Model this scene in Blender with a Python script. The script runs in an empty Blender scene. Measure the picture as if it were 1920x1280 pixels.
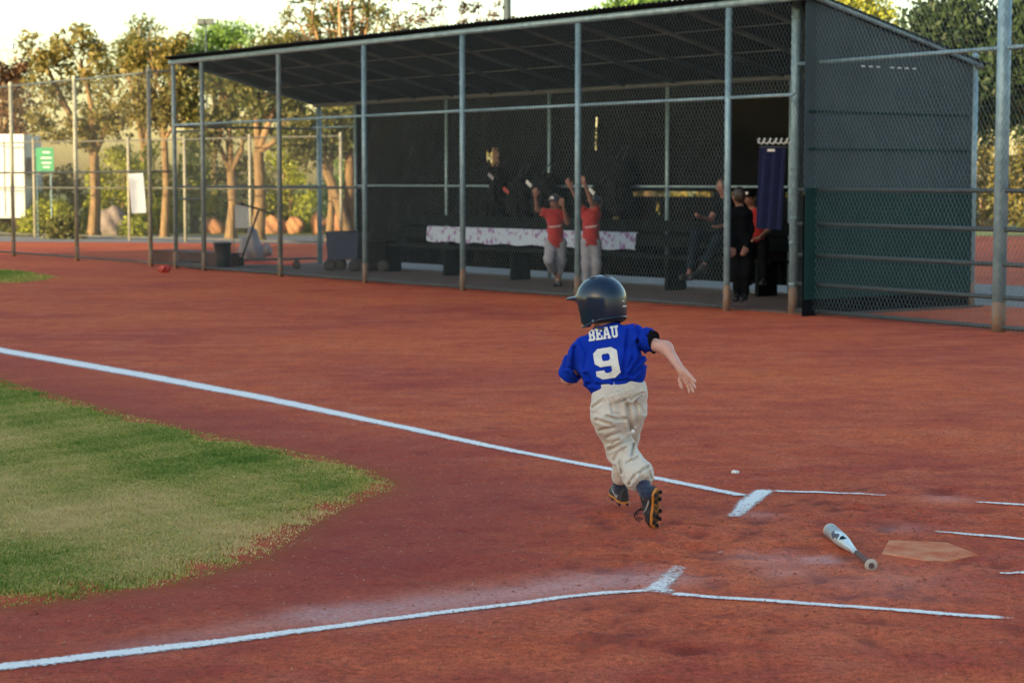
import bpy, math, random
import numpy as np
from mathutils import Vector, Matrix
from mathutils.bvhtree import BVHTree
random.seed(7); RNG = np.random.default_rng(11)
SC = bpy.context.scene; COL = SC.collection
R = math.radians
# ------------------------------------------------------------------ camera
F = 3700.0; HC = 1.6; TH = math.atan(300/3700.0)
cam_d = bpy.data.cameras.new('camera'); cam = bpy.data.objects.new('camera', cam_d); COL.objects.link(cam)
cam.location = (0, 0, HC); cam.rotation_euler = (math.pi/2 - TH, 0, 0)
cam_d.sensor_width = 36; cam_d.lens = F/1920*36; cam_d.clip_end = 2000; cam_d.clip_start = .1
cam_d.dof.use_dof = True; cam_d.dof.focus_distance = 9.15; cam_d.dof.aperture_fstop = 5.0
SC.camera = cam
# ------------------------------------------------------------------ world, sun, exposure
SUN_EL = 6.5; SUN_DIR = np.array([.70, .714])            # the way the light travels over the ground
w = bpy.data.worlds.new('World'); SC.world = w; w.use_nodes = True
nt = w.node_tree; sky = nt.nodes.new('ShaderNodeTexSky'); sky.sky_type = 'NISHITA'; sky.sun_disc = False
sky.sun_elevation = R(SUN_EL); sky.sun_rotation = math.atan2(-SUN_DIR[0], -SUN_DIR[1])
sky.air_density = 1.0; sky.dust_density = 1.5; sky.ozone_density = 1.2
nt.links.new(sky.outputs[0], nt.nodes['Background'].inputs[0]); nt.nodes['Background'].inputs[1].default_value = .15
sd = bpy.data.lights.new('sun', 'SUN'); sun = bpy.data.objects.new('sun', sd); COL.objects.link(sun)
sd.energy = 4.2; sd.angle = R(.6); sd.color = (1, .80, .47)
ce = math.cos(R(SUN_EL))
sun.rotation_euler = Vector((SUN_DIR[0]*ce, SUN_DIR[1]*ce, -math.sin(R(SUN_EL)))).to_track_quat('-Z', 'Y').to_euler()
SC.view_settings.view_transform = 'Standard'; SC.view_settings.look = 'None'
SC.view_settings.exposure = 2.02; SC.view_settings.gamma = 1
SC.cycles.max_bounces = 6; SC.cycles.transparent_max_bounces = 24
# ------------------------------------------------------------------ pixel -> place
def ray(px, py):
    a = (px-960)/F; b = (640-py)/F
    return np.array([a, math.cos(TH)+b*math.sin(TH), -math.sin(TH)+b*math.cos(TH)])
CP = np.array([0, 0, HC])
def G(px, py, z=0.0):
    d = ray(px, py); return CP + d*((z-HC)/d[2])
def P(px, py, dep):
    d = ray(px, py); return CP + d*(dep/d[1])
# ------------------------------------------------------------------ materials
def base_mat(name):
    m = bpy.data.materials.new(name); m.use_nodes = True
    n = m.node_tree; return m, n, n.nodes['Principled BSDF']
def nd(n, t, **kw):
    x = n.nodes.new(t)
    for k, v in kw.items(): setattr(x, k, v)
    return x
def pm(name, c1, c2=None, scale=8, rough=.6, bump=0, bscale=None, metal=0, spec=.5, sheen=0, coat=0, detail=4, stretch=None, alpha=None, bdist=.01):
    m, n, b = base_mat(name)
    b.inputs['Roughness'].default_value = rough; b.inputs['Metallic'].default_value = metal
    b.inputs['Specular IOR Level'].default_value = spec; b.inputs['Coat Weight'].default_value = coat
    b.inputs['Sheen Weight'].default_value = sheen
    if alpha is not None: b.inputs['Alpha'].default_value = alpha
    tc = nd(n, 'ShaderNodeTexCoord'); src = tc.outputs['Object']
    if stretch:
        mp = nd(n, 'ShaderNodeMapping'); mp.inputs['Scale'].default_value = stretch; n.links.new(src, mp.inputs[0]); src = mp.outputs[0]
    if c2 is None: c2 = tuple(x*.8 for x in c1)
    nz = nd(n, 'ShaderNodeTexNoise'); nz.inputs['Scale'].default_value = scale; nz.inputs['Detail'].default_value = detail
    n.links.new(src, nz.inputs['Vector'])
    rp = nd(n, 'ShaderNodeValToRGB'); rp.color_ramp.elements[0].position = .35; rp.color_ramp.elements[1].position = .65
    rp.color_ramp.elements[0].color = (*c1, 1); rp.color_ramp.elements[1].color = (*c2, 1)
    n.links.new(nz.outputs[0], rp.inputs[0]); n.links.new(rp.outputs[0], b.inputs['Base Color'])
    if bump:
        nb = nd(n, 'ShaderNodeTexNoise'); nb.inputs['Scale'].default_value = bscale or scale*4; nb.inputs['Detail'].default_value = 5
        n.links.new(src, nb.inputs['Vector'])
        bp = nd(n, 'ShaderNodeBump'); bp.inputs['Strength'].default_value = bump; bp.inputs['Distance'].default_value = bdist
        n.links.new(nb.outputs[0], bp.inputs['Height']); n.links.new(bp.outputs[0], b.inputs['Normal'])
    return m
def leaf_mat(name, ca, cb, cc, trans=.35):
    m, n, b = base_mat(name); b.inputs['Roughness'].default_value = .55; b.inputs['Specular IOR Level'].default_value = .3
    g = nd(n, 'ShaderNodeNewGeometry'); rp = nd(n, 'ShaderNodeValToRGB')
    e = rp.color_ramp.elements; e[0].color = (*ca, 1); e[1].color = (*cc, 1); x = e.new(.5); x.color = (*cb, 1)
    n.links.new(g.outputs['Random Per Island'], rp.inputs[0]); n.links.new(rp.outputs[0], b.inputs['Base Color'])
    t = nd(n, 'ShaderNodeBsdfTranslucent'); n.links.new(rp.outputs[0], t.inputs[0])
    mx = nd(n, 'ShaderNodeMixShader'); mx.inputs[0].default_value = trans
    n.links.new(b.outputs[0], mx.inputs[1]); n.links.new(t.outputs[0], mx.inputs[2])
    n.links.new(mx.outputs[0], n.nodes['Material Output'].inputs[0]); return m
def screen_mat(name, c1, c2, clear):
    m = pm(name, c1, c2, 1.6, .9, .3, 30, spec=.1); n = m.node_tree; b = n.nodes['Principled BSDF']
    t = nd(n, 'ShaderNodeBsdfTransparent'); mx = nd(n, 'ShaderNodeMixShader'); mx.inputs[0].default_value = clear
    n.links.new(b.outputs[0], mx.inputs[1]); n.links.new(t.outputs[0], mx.inputs[2])
    n.links.new(mx.outputs[0], n.nodes['Material Output'].inputs[0]); return m
M = {}
M['galv'] = pm('galvanised_steel', (.24, .38, .45), (.16, .27, .33), 9, .45, .15, 60, metal=.2)
M['galv_dark'] = pm('dark_coated_steel', (.035, .05, .055), (.05, .065, .07), 9, .5)
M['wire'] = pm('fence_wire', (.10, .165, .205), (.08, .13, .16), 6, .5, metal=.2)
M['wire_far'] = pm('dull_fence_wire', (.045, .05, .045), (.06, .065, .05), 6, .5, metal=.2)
M['rust'] = pm('rusty_post_foot', (.22, .12, .07), (.17, .15, .12), 14, .8)
M['roof'] = pm('roof_sheet', (.016, .022, .028), (.012, .017, .021), 2, .9, spec=.1)
M['rafter'] = pm('rafter_steel', (.10, .13, .15), (.08, .10, .12), 6, .6)
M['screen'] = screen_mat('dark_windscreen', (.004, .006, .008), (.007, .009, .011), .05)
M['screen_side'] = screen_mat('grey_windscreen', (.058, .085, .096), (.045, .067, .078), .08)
M['screen_green'] = pm('green_windscreen', (.012, .042, .042), (.010, .034, .036), 1.5, .9, .2, 30, spec=.1)
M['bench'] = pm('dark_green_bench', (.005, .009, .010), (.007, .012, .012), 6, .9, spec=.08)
M['concrete'] = pm('concrete', (.30, .27, .26), (.24, .21, .20), 2.5, .85, .3, 40)
M['slab'] = pm('darkened_slab', (.10, .065, .06), (.075, .05, .047), 2.5, .95, .3, 40)  # floor colour, like the dugout's other materials, lowered to deepen its inside shade
M['asphalt'] = pm('pale_asphalt', (.22, .22, .24), (.17, .17, .19), 3, .9, .3, 60)
M['black'] = pm('black_plastic', (.012, .013, .015), (.02, .02, .022), 20, .45)
M['rubber'] = pm('black_rubber', (.015, .015, .016), None, 30, .8)
M['navy'] = pm('navy_fabric', (.012, .022, .055), (.016, .03, .075), 12, .85, .3, 90, sheen=.3)
M['bagblack'] = pm('black_bag_fabric', (.005, .006, .008), (.009, .010, .012), 10, .9, .4, 60, spec=.08)
M['white'] = pm('white_board', (.62, .66, .68), (.52, .57, .60), 3, .5)
M['red'] = pm('red_jersey', (.36, .012, .012), (.28, .009, .010), 14, .8, .3, 40, sheen=.2)
M['redpaint'] = pm('red_paint', (.40, .04, .03), None, 14, .4)
M['greypants'] = pm('grey_trousers', (.30, .31, .36), (.24, .25, .30), 14, .85, .3, 40)
M['skin'] = pm('skin', (.60, .35, .28), (.55, .30, .24), 16, .5, .1, 60)
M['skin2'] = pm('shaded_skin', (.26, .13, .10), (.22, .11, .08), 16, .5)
M['hair'] = pm('dark_hair', (.02, .014, .01), (.035, .022, .015), 60, .5)
M['darkcloth'] = pm('dark_clothing', (.005, .006, .008), (.008, .009, .011), 10, .95, spec=.05)
M['denim'] = pm('dark_denim', (.008, .016, .026), (.012, .022, .034), 20, .95, spec=.05)
M['white_trim'] = pm('white_print', (.78, .78, .76), (.70, .70, .68), 40, .7)
M['signgreen'] = pm('green_sign_sheet', (.01, .22, .10), (.015, .26, .12), 3, .5)
M['bark'] = pm('tree_bark', (.25, .155, .07), (.14, .085, .04), 9, .9, .6, 22, stretch=(1, 1, .3), bdist=.03)
M['rock'] = pm('orange_boulder', (.42, .20, .09), (.33, .15, .07), 1.5, .9, .6, 6, bdist=.08)
M['rockgrey'] = pm('grey_boulder', (.26, .21, .19), (.20, .16, .15), 1.8, .9, .6, 6, bdist=.08)
M['timber'] = pm('dark_timber', (.07, .03, .025), (.05, .022, .02), 6, .8)
M['trailer'] = pm('white_sheet_metal', (.62, .63, .62), (.52, .54, .55), 1, .5)
# ------------------------------------------------------------------ mesh helpers
ORG = {}
def link(name, me, mat=None, parent=None, smooth=False):
    o = bpy.data.objects.new(name, me); COL.objects.link(o)
    if mat is not None and not me.materials: me.materials.append(mat)
    if smooth: me.shade_smooth()
    if parent is not None:
        o.parent = parent; ORG[o.name] = ORG[parent.name]
    else: ORG[o.name] = np.zeros(3)
    return o
def tag(o, label=None, cat=None, group=None, kind=None):
    if label: o['label'] = label
    if cat: o['category'] = cat
    if group: o['group'] = group
    if kind: o['kind'] = kind
    return o
def thing(name, label, cat, loc, group=None):
    o = bpy.data.objects.new(name, None); COL.objects.link(o); o.empty_display_size = .1
    o.location = tuple(loc); ORG[o.name] = np.array(loc, float); tag(o, label, cat, group); return o
def frame_of(d):
    d = d/np.linalg.norm(d); up = np.array([0, 0, 1.]) if abs(d[2]) < .9 else np.array([1., 0, 0])
    s = np.cross(d, up); s /= np.linalg.norm(s); return s, np.cross(s, d)
class MB:
    def __init__(s): s.v = []; s.f = []; s.n = 0
    def add(s, v, f):
        v = np.asarray(v, float); s.v.append(v); s.f += [tuple(i+s.n for i in q) for q in f]; s.n += len(v); return s
    def box(s, c, size, ax=None):
        c = np.array(c, float); h = np.array(size)/2
        if ax is None: ax = np.eye(3)
        v = [c + ax[0]*x*h[0] + ax[1]*y*h[1] + ax[2]*z*h[2] for z in (-1, 1) for y in (-1, 1) for x in (-1, 1)]
        return s.add(v, [(0, 2, 3, 1), (4, 5, 7, 6), (0, 1, 5, 4), (2, 6, 7, 3), (0, 4, 6, 2), (1, 3, 7, 5)])
    def tube(s, pts, r, n=8, cap=True, twist=0):
        pts = [np.array(p, float) for p in pts]; rs = r if hasattr(r, '__len__') else [r]*len(pts)
        v = []; ref = None
        for i, p in enumerate(pts):
            d = pts[min(i+1, len(pts)-1)] - pts[max(i-1, 0)]
            if ref is None: a, b = frame_of(d)
            else:
                dd = d/np.linalg.norm(d); a = ref - dd*np.dot(ref, dd); a /= np.linalg.norm(a); b = np.cross(a, dd)
            ref = a
            for k in range(n):
                t = 2*math.pi*k/n + twist; v.append(p + rs[i]*(a*math.cos(t)+b*math.sin(t)))
        f = [(i*n+k, i*n+(k+1) % n, (i+1)*n+(k+1) % n, (i+1)*n+k) for i in range(len(pts)-1) for k in range(n)]
        if cap: f += [tuple(range(n))[::-1], tuple((len(pts)-1)*n+k for k in range(n))]
        return s.add(v, f)
    def lathe(s, prof, o, ax=None, n=20):
        # prof: list of (radius, height) along ax[2]
        if ax is None: ax = np.eye(3)
        o = np.array(o, float); v = []
        for r, z in prof:
            for k in range(n):
                t = 2*math.pi*k/n; v.append(o + ax[2]*z + r*(ax[0]*math.cos(t)+ax[1]*math.sin(t)))
        m = len(prof)
        f = [(i*n+k, i*n+(k+1) % n, (i+1)*n+(k+1) % n, (i+1)*n+k) for i in range(m-1) for k in range(n)]
        f += [tuple(range(n))[::-1], tuple((m-1)*n+k for k in range(n))]
        return s.add(v, f)
    def sheet(s, pts, th, nrm):
        # closed slab from a planar outline
        pts = [np.array(p, float) for p in pts]; nrm = np.array(nrm, float)*th; n = len(pts)
        v = pts + [p+nrm for p in pts]
        f = [tuple(range(n))[::-1], tuple(range(n, 2*n))] + [(i, (i+1) % n, n+(i+1) % n, n+i) for i in range(n)]
        return s.add(v, f)
    def mesh(s, name, org=None):
        v = np.concatenate(s.v) if s.v else np.zeros((0, 3))
        if org is not None: v = v - org
        me = bpy.data.meshes.new(name); me.from_pydata(v.tolist(), [], s.f); me.update(); return me
    def build(s, name, mat, parent=None, smooth=False):
        o = link(name, s.mesh(name, ORG[parent.name] if parent is not None else None), mat, parent)
        if smooth: o.data.shade_auto_smooth(angle=R(40)) if hasattr(o.data, 'shade_auto_smooth') else o.data.shade_smooth()
        return o
def np_mesh(name, v, faces, org=None):
    v = np.asarray(v, np.float32)
    if org is not None: v = v - np.asarray(org, np.float32)
    faces = np.asarray(faces, np.int32); k = faces.shape[1]; me = bpy.data.meshes.new(name)
    me.vertices.add(len(v)); me.vertices.foreach_set('co', v.ravel())
    me.loops.add(faces.size); me.loops.foreach_set('vertex_index', faces.ravel())
    me.polygons.add(len(faces)); me.polygons.foreach_set('loop_start', np.arange(0, faces.size, k, dtype=np.int32))
    me.update(calc_edges=True); me.validate(); return me
# ------------------------------------------------------------------ implicit surfaces (bodies, clothes)
def rc(p, a, b, ra, rb):
    a = np.asarray(a); b = np.asarray(b); ab = b-a; t = np.clip(((p-a) @ ab)/max(ab @ ab, 1e-9), 0, 1)
    return np.linalg.norm(p - a - t[:, None]*ab, axis=1) - (ra + (rb-ra)*t)
def ell(p, c, r, ax=None):
    q = p-np.asarray(c)
    if ax is not None: q = q @ np.asarray(ax).T
    r = np.asarray(r); k0 = np.linalg.norm(q/r, axis=1); k1 = np.linalg.norm(q/(r*r), axis=1)
    return k0*(k0-1)/np.maximum(k1, 1e-6)
def smin(a, b, k):
    h = np.clip(.5+.5*(b-a)/k, 0, 1); return b+(a-b)*h - k*h*(1-h)
def smu(ds, k):
    d = ds[0]
    for e in ds[1:]: d = smin(d, e, k)
    return d
def surf(f, lo, hi, h):
    lo = np.asarray(lo, float); hi = np.asarray(hi, float); n = np.ceil((hi-lo)/h).astype(int)+1
    gx = [lo[i]+h*np.arange(n[i]) for i in range(3)]
    Pn = np.stack(np.meshgrid(*gx, indexing='ij'), -1).reshape(-1, 3)
    d = np.concatenate([f(Pn[i:i+400000]) for i in range(0, len(Pn), 400000)]).reshape(n); ins = d < 0
    cs = [(i, j, k) for i in (0, 1) for j in (0, 1) for k in (0, 1)]
    m = n-1; cnt = sum(ins[i:i+m[0], j:j+m[1], k:k+m[2]].astype(int) for i, j, k in cs)
    act = (cnt > 0) & (cnt < 8); idx = -np.ones(m, int); ii = np.argwhere(act); idx[act] = np.arange(len(ii))
    acc = np.zeros((len(ii), 3)); num = np.zeros(len(ii))
    for a in cs:
        for ax in range(3):
            if a[ax]: continue
            b = list(a); b[ax] = 1
            ia = ii+np.array(a); ib = ii+np.array(b)
            da = d[ia[:, 0], ia[:, 1], ia[:, 2]]; db = d[ib[:, 0], ib[:, 1], ib[:, 2]]
            c = (da < 0) != (db < 0); t = np.where(c, da/np.where(c, da-db, 1), 0)
            p = np.array(a)+np.zeros((len(ii), 3)); p[:, ax] += t
            acc += np.where(c[:, None], p, 0); num += c
    V = lo + h*(ii + acc/np.maximum(num, 1)[:, None]); Fs = []
    for ax in range(3):
        o1, o2 = (ax+1) % 3, (ax+2) % 3
        sl = [slice(None)]*3; s2 = list(sl); sl[ax] = slice(0, -1); s2[ax] = slice(1, None)
        A = ins[tuple(sl)]; B = ins[tuple(s2)]; e = np.argwhere(A != B)
        e = e[(e[:, o1] > 0) & (e[:, o2] > 0) & (e[:, o1] < n[o1]-1) & (e[:, o2] < n[o2]-1)]
        if not len(e): continue
        q = []
        for x, y in ((1, 1), (0, 1), (0, 0), (1, 0)):
            c = e.copy(); c[:, o1] -= x; c[:, o2] -= y; q.append(idx[c[:, 0], c[:, 1], c[:, 2]])
        q = np.stack(q, 1); fl = ~A[e[:, 0], e[:, 1], e[:, 2]]; q[fl] = q[fl][:, ::-1]; Fs.append(q)
    return V, np.concatenate(Fs)
def surf_auto(f, pts, pad, h):
    pts = np.array(pts); return surf(f, pts.min(0)-pad, pts.max(0)+pad, h)
def put(name, vf, mat, parent, smooth=True):
    if isinstance(vf, list):
        vs = []; fs = []; n = 0
        for v, f in vf: vs.append(v); fs.append(f+n); n += len(v)
        vf = (np.concatenate(vs), np.concatenate(fs))
    me = np_mesh(name, vf[0], vf[1], ORG[parent.name] if parent is not None else None)
    return link(name, me, mat, parent, smooth)
def hand_segs(wr, f, s, n, L, curl=.35, spread=.12, thumb=.9):
    # wr wrist, f finger direction, s thumb side, n palm normal; returns rounded-cone segments
    f, s, n = [np.array(x, float)/np.linalg.norm(x) for x in (f, s, n)]; out = []
    for i, (o, ln) in enumerate(((.135, .40), (.045, .46), (-.045, .43), (-.13, .33))):
        b = wr + f*.12*L + s*o*.7*L; k = wr + f*(.52-.02*abs(i-1))*L + s*o*L*1.25
        out.append((b, k, .115*L, .085*L)); p = k; a = curl*.6; d0 = f + s*(o*spread*8)
        for j, q in enumerate((.44, .31, .25)):
            d = d0*math.cos(a)+n*math.sin(a); d /= np.linalg.norm(d); e = p+d*ln*L*q; out.append((p, e, (.060-.006*j)*L, (.056-.008*j)*L)); p = e; a += curl
    b = wr+f*.14*L+s*.12*L; k = b+(f*.5+s*.75*thumb+n*.25)*.24*L; e = k+(f*.85+s*.4*thumb+n*.2)*.2*L
    g = e+(f*.95+s*.15+n*.25)*.13*L
    out += [(b, k, .095*L, .075*L), (k, e, .07*L, .062*L), (e, g, .062*L, .05*L)]
    return out
# ------------------------------------------------------------------ ground
_k = [(RNG.uniform(0, 6.28), RNG.uniform(0, 6.28), l, a) for l, a in ((.11, .0012), (.14, .0014), (.19, .002), (.26, .0022), (.33, .0025), (.5, .002), (.8, .002), (1.3, .002), (.15, .0012), (.23, .002), (.41, .0025), (.62, .003))]
FOOT = [(RNG.uniform(.2, 2.9), RNG.uniform(6.6, 10.2), RNG.uniform(0, 3.14), RNG.uniform(.004, .014)) for _ in range(260)]
FOOT += [(RNG.uniform(-3, 4.5), RNG.uniform(6, 13.5), RNG.uniform(0, 3.14), RNG.uniform(.002, .006)) for _ in range(160)]
def hgt(x, y):
    x = np.asarray(x, float); y = np.asarray(y, float); h = np.zeros(np.broadcast(x, y).shape)
    for t, ph, l, a in _k: h = h + a*np.sin(2*math.pi/l*(x*math.cos(t)+y*math.sin(t)) + ph + 1.3*np.sin((x*math.sin(t)-y*math.cos(t))*3.1/l*.4+ph*2))
    for fx, fy, a, dp in FOOT:
        dx = x-fx; dy = y-fy; m = (np.abs(dx) < .3) & (np.abs(dy) < .3)
        if not np.any(m): continue
        p = dx*math.cos(a)+dy*math.sin(a); q = -dx*math.sin(a)+dy*math.cos(a); r2 = (p/.10)**2+(q/.05)**2
        h = h + np.where(m, -dp*np.exp(-r2) + dp*.55*np.exp(-(np.sqrt(r2)-1.9)**2*3), 0)
    fade = np.clip((15.5-y)/4, 0, 1)*np.clip((x+6)/1.5, 0, 1)*np.clip((6.5-x)/1.5, 0, 1)*np.clip((y-4.6)/1., 0, 1)
    return h*fade
xs = np.concatenate([[-900, -300, -120, -60, -30, -18, -12, -8], np.arange(-6, 6.5, .03), [8, 12, 18, 30, 60, 120, 300, 900]])
ys = np.concatenate([[-400, -150, -60, -20, -5, 2], np.arange(4.6, 15.5, .03), np.arange(15.5, 42, .6), [45, 50, 60, 80, 120, 200, 400, 1200]])
gx, gy = np.meshgrid(xs, ys); gz = hgt(gx, gy)*.75
LINES = [[(-60, 645), (1403, 932)], [(-80, 1262), (400, 1205), (1235, 1106)], [(1374, 974), (1438, 918)], [(1436, 921), (1960, 950)], [(1732, 996), (1960, 1016)], [(1238, 1114), (1900, 1161)], [(1650, 1030), (1840, 1036)]]
lnd = np.full(gx.shape, 9.0)
for l_ in LINES:
    for q_ in range(len(l_)-1):
        a_, b_ = G(*l_[q_]), G(*l_[q_+1]); dx_, dy_ = b_[0]-a_[0], b_[1]-a_[1]; t_ = np.clip(((gx-a_[0])*dx_+(gy-a_[1])*dy_)/(dx_*dx_+dy_*dy_), 0, 1); lnd = np.minimum(lnd, np.hypot(gx-a_[0]-t_*dx_, gy-a_[1]-t_*dy_))
gz = gz*np.clip(lnd/.35, .12, 1)
scuff = np.zeros(gx.shape)
for fx_, fy_, fa_, fd_ in FOOT:
    if RNG.random() < .6:
        p_ = (gx-fx_)*math.cos(fa_)+(gy-fy_)*math.sin(fa_); q_ = -(gx-fx_)*math.sin(fa_)+(gy-fy_)*math.cos(fa_); scuff += min(1, fd_*110)*np.exp(-((p_/.075)**2+(q_/.035)**2))
scuff *= np.clip(lnd/.2, 0, 1)
def hgt(x, y):
    x = np.asarray(x, float); y = np.asarray(y, float); i = np.clip(np.searchsorted(xs, x)-1, 0, len(xs)-2); j = np.clip(np.searchsorted(ys, y)-1, 0, len(ys)-2)
    a = (x-xs[i])/(xs[i+1]-xs[i]); b = (y-ys[j])/(ys[j+1]-ys[j])
    return (gz[j, i]*(1-a)+gz[j, i+1]*a)*(1-b)+(gz[j+1, i]*(1-a)+gz[j+1, i+1]*a)*b
nx, ny = len(xs), len(ys); ids = np.arange(nx*ny).reshape(ny, nx)
gf = np.stack([ids[:-1, :-1], ids[:-1, 1:], ids[1:, 1:], ids[1:, :-1]], -1).reshape(-1, 4)
gme = np_mesh('ground', np.stack([gx, gy, gz], -1).reshape(-1, 3), gf)
def segd(x, y, a, b):
    ax, ay, bx, by = a[0], a[1], b[0], b[1]; dx, dy = bx-ax, by-ay
    t = np.clip(((x-ax)*dx+(y-ay)*dy)/(dx*dx+dy*dy), 0, 1); return np.hypot(x-ax-t*dx, y-ay-t*dy)
GRASS_PX = [(-40, 698), (0, 709), (60, 728), (150, 752), (240, 778), (330, 798), (430, 822), (530, 842), (630, 864), (700, 884), (738, 903), (742, 912), (728, 925), (690, 935), (640, 955), (590, 985), (545, 1018), (500, 1045), (440, 1065), (330, 1096), (200, 1116), (90, 1131), (0, 1138), (-40, 1142)]
GP = [G(*p)[:2] for p in GRASS_PX]
GP = np.array([[-20, 38]] + GP + [[-14, 3.5]])
def inpoly(x, y, poly):
    c = np.zeros(np.shape(x), bool)
    for i in range(len(poly)):
        x1, y1 = poly[i]; x2, y2 = poly[i-1]
        if y1 == y2: continue
        c ^= ((y1 > y) != (y2 > y)) & (x < (x2-x1)*(y-y1)/(y2-y1)+x1)
    return c
def edge_dist(x, y, poly):
    return np.min([segd(x, y, poly[i-1], poly[i]) for i in range(len(poly))], 0)
dustm = np.zeros(gx.shape)
a, b = G(640, 1152), G(1180, 1085); dustm += 1.0*np.exp(-(segd(gx, gy, a, b)/.17)**2)
a, b = G(250, 1215), G(640, 1145); dustm += .45*np.exp(-(segd(gx, gy, a, b)/.12)**2)
for px, py, r_, k_ in ((1440, 1050, .14, .55), (1470, 1075, .08, .5), (1540, 1052, .055, 1.5), (1260, 1085, .12, .5), (1420, 965, .08, .6), (1770, 935, .10, .5), (1650, 1090, .3, .28), (1690, 990, .09, .45)):
    c = G(px, py); dustm += k_*np.exp(-(((gx-c[0])/(r_*1.3))**2+((gy-c[1])/(r_*1.3))**2))
gd = edge_dist(gx, gy, GP); inside = inpoly(gx, gy, GP)
damp = np.exp(-(np.maximum(gd-.25, 0)/.75)**2)*(~inside)
cen = G(860, 985); damp = np.clip(damp*.8 + .5*np.exp(-(((gx-cen[0])/.9)**2+((gy-cen[1])/1.6)**2)), 0, 1)
rim = np.exp(-(gd/.11)**2)
for nm, ar in (('dust', dustm), ('damp', damp), ('rim', rim), ('scuff', scuff)):
    at = gme.attributes.new(nm, 'FLOAT', 'POINT'); at.data.foreach_set('value', np.clip(ar, 0, 1).astype(np.float32).ravel())
def dirt_mat():
    m, n, b = base_mat('red_infield_dirt'); b.inputs['Roughness'].default_value = .95; b.inputs['Specular IOR Level'].default_value = .15
    L = n.links.new; tc = nd(n, 'ShaderNodeTexCoord')
    def noise(sc, det=5, vec=None, rg=.55):
        z = nd(n, 'ShaderNodeTexNoise'); z.inputs['Scale'].default_value = sc; z.inputs['Detail'].default_value = det; z.inputs['Roughness'].default_value = rg
        L(vec or tc.outputs['Object'], z.inputs['Vector']); return z.outputs[0]
    def ramp(src, *st):
        r = nd(n, 'ShaderNodeValToRGB'); e = r.color_ramp.elements; e[0].position = st[0][0]; e[0].color = (*st[0][1], 1); e[1].position = st[-1][0]; e[1].color = (*st[-1][1], 1)
        for p, c in st[1:-1]: x = e.new(p); x.color = (*c, 1)
        L(src, r.inputs[0]); return r.outputs[0]
    def mix(f, a, b_, mode='MIX'):
        x = nd(n, 'ShaderNodeMix', data_type='RGBA', blend_type=mode)
        (L(f, x.inputs[0]) if not isinstance(f, (int, float)) else setattr(x.inputs[0], 'default_value', f))
        for s_, v in ((6, a), (7, b_)):
            (L(v, x.inputs[s_]) if not isinstance(v, tuple) else setattr(x.inputs[s_], 'default_value', (*v, 1)))
        return x.outputs[2]
    mp = nd(n, 'ShaderNodeMapping'); mp.inputs['Rotation'].default_value = (0, 0, R(-55)); mp.inputs['Scale'].default_value = (.6, 1.9, 1); L(tc.outputs['Object'], mp.inputs[0])
    streak = noise(1.3, 6, mp.outputs[0], .6)
    c = ramp(noise(.35, 4), (.36, (.40, .066, .040)), (.5, (.53, .100, .042)), (.66, (.63, .138, .044)))
    c = mix(ramp(streak, (.42, (0, 0, 0)), (.66, (.7, .7, .7))), c, (.66, .155, .062))
    c = mix(ramp(noise(5.5, 6), (.42, (0, 0, 0)), (.7, (.55, .55, .55))), c, (.30, .050, .038))
    c = mix(ramp(noise(2.2, 8), (.5, (0, 0, 0)), (.72, (.5, .5, .5))), c, (.60, .165, .09))
    gr = noise(120, 3); c = mix(.55, c, ramp(gr, (.3, (.2, .18, .18)), (.5, (1, 1, 1)), (.72, (1.45, 1.42, 1.4))), 'MULTIPLY')
    c = mix(.6, c, ramp(noise(30, 4), (.3, (.4, .38, .38)), (.52, (1, 1, 1)), (.72, (1.3, 1.3, 1.3))), 'MULTIPLY')
    def attr(nm): x = nd(n, 'ShaderNodeAttribute', attribute_name=nm); return x.outputs['Fac']
    def mul(a, b_):
        x = nd(n, 'ShaderNodeMath', operation='MULTIPLY'); L(a, x.inputs[0]); (L(b_, x.inputs[1]) if not isinstance(b_, float) else setattr(x.inputs[1], 'default_value', b_)); return x.outputs[0]
    c = mix(mul(attr('scuff'), .78), c, (.17, .034, .026))
    c = mix(mul(attr('damp'), .62), c, (.24, .038, .036))
    c = mix(mul(attr('rim'), .75), c, (.30, .075, .028))
    spk = ramp(noise(42, 6, None, .7), (.22, (.1, .1, .1)), (.70, (1, 1, 1)))
    c = mix(mul(mul(attr('dust'), spk), .72), c, (.66, .44, .42))
    L(c, b.inputs['Base Color'])
    b1 = nd(n, 'ShaderNodeBump'); b1.inputs['Strength'].default_value = .7; b1.inputs['Distance'].default_value = .012; L(noise(55, 8, None, .65), b1.inputs['Height'])
    b2 = nd(n, 'ShaderNodeBump'); b2.inputs['Strength'].default_value = .5; b2.inputs['Distance'].default_value = .03; L(noise(9, 6), b2.inputs['Height']); L(b1.outputs[0], b2.inputs['Normal'])
    L(b2.outputs[0], b.inputs['Normal']); return m
M['dirt'] = dirt_mat()
ground = link('ground', gme, M['dirt'], smooth=True); tag(ground, 'raked red dirt of the infield and foul ground', kind='structure')
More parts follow.
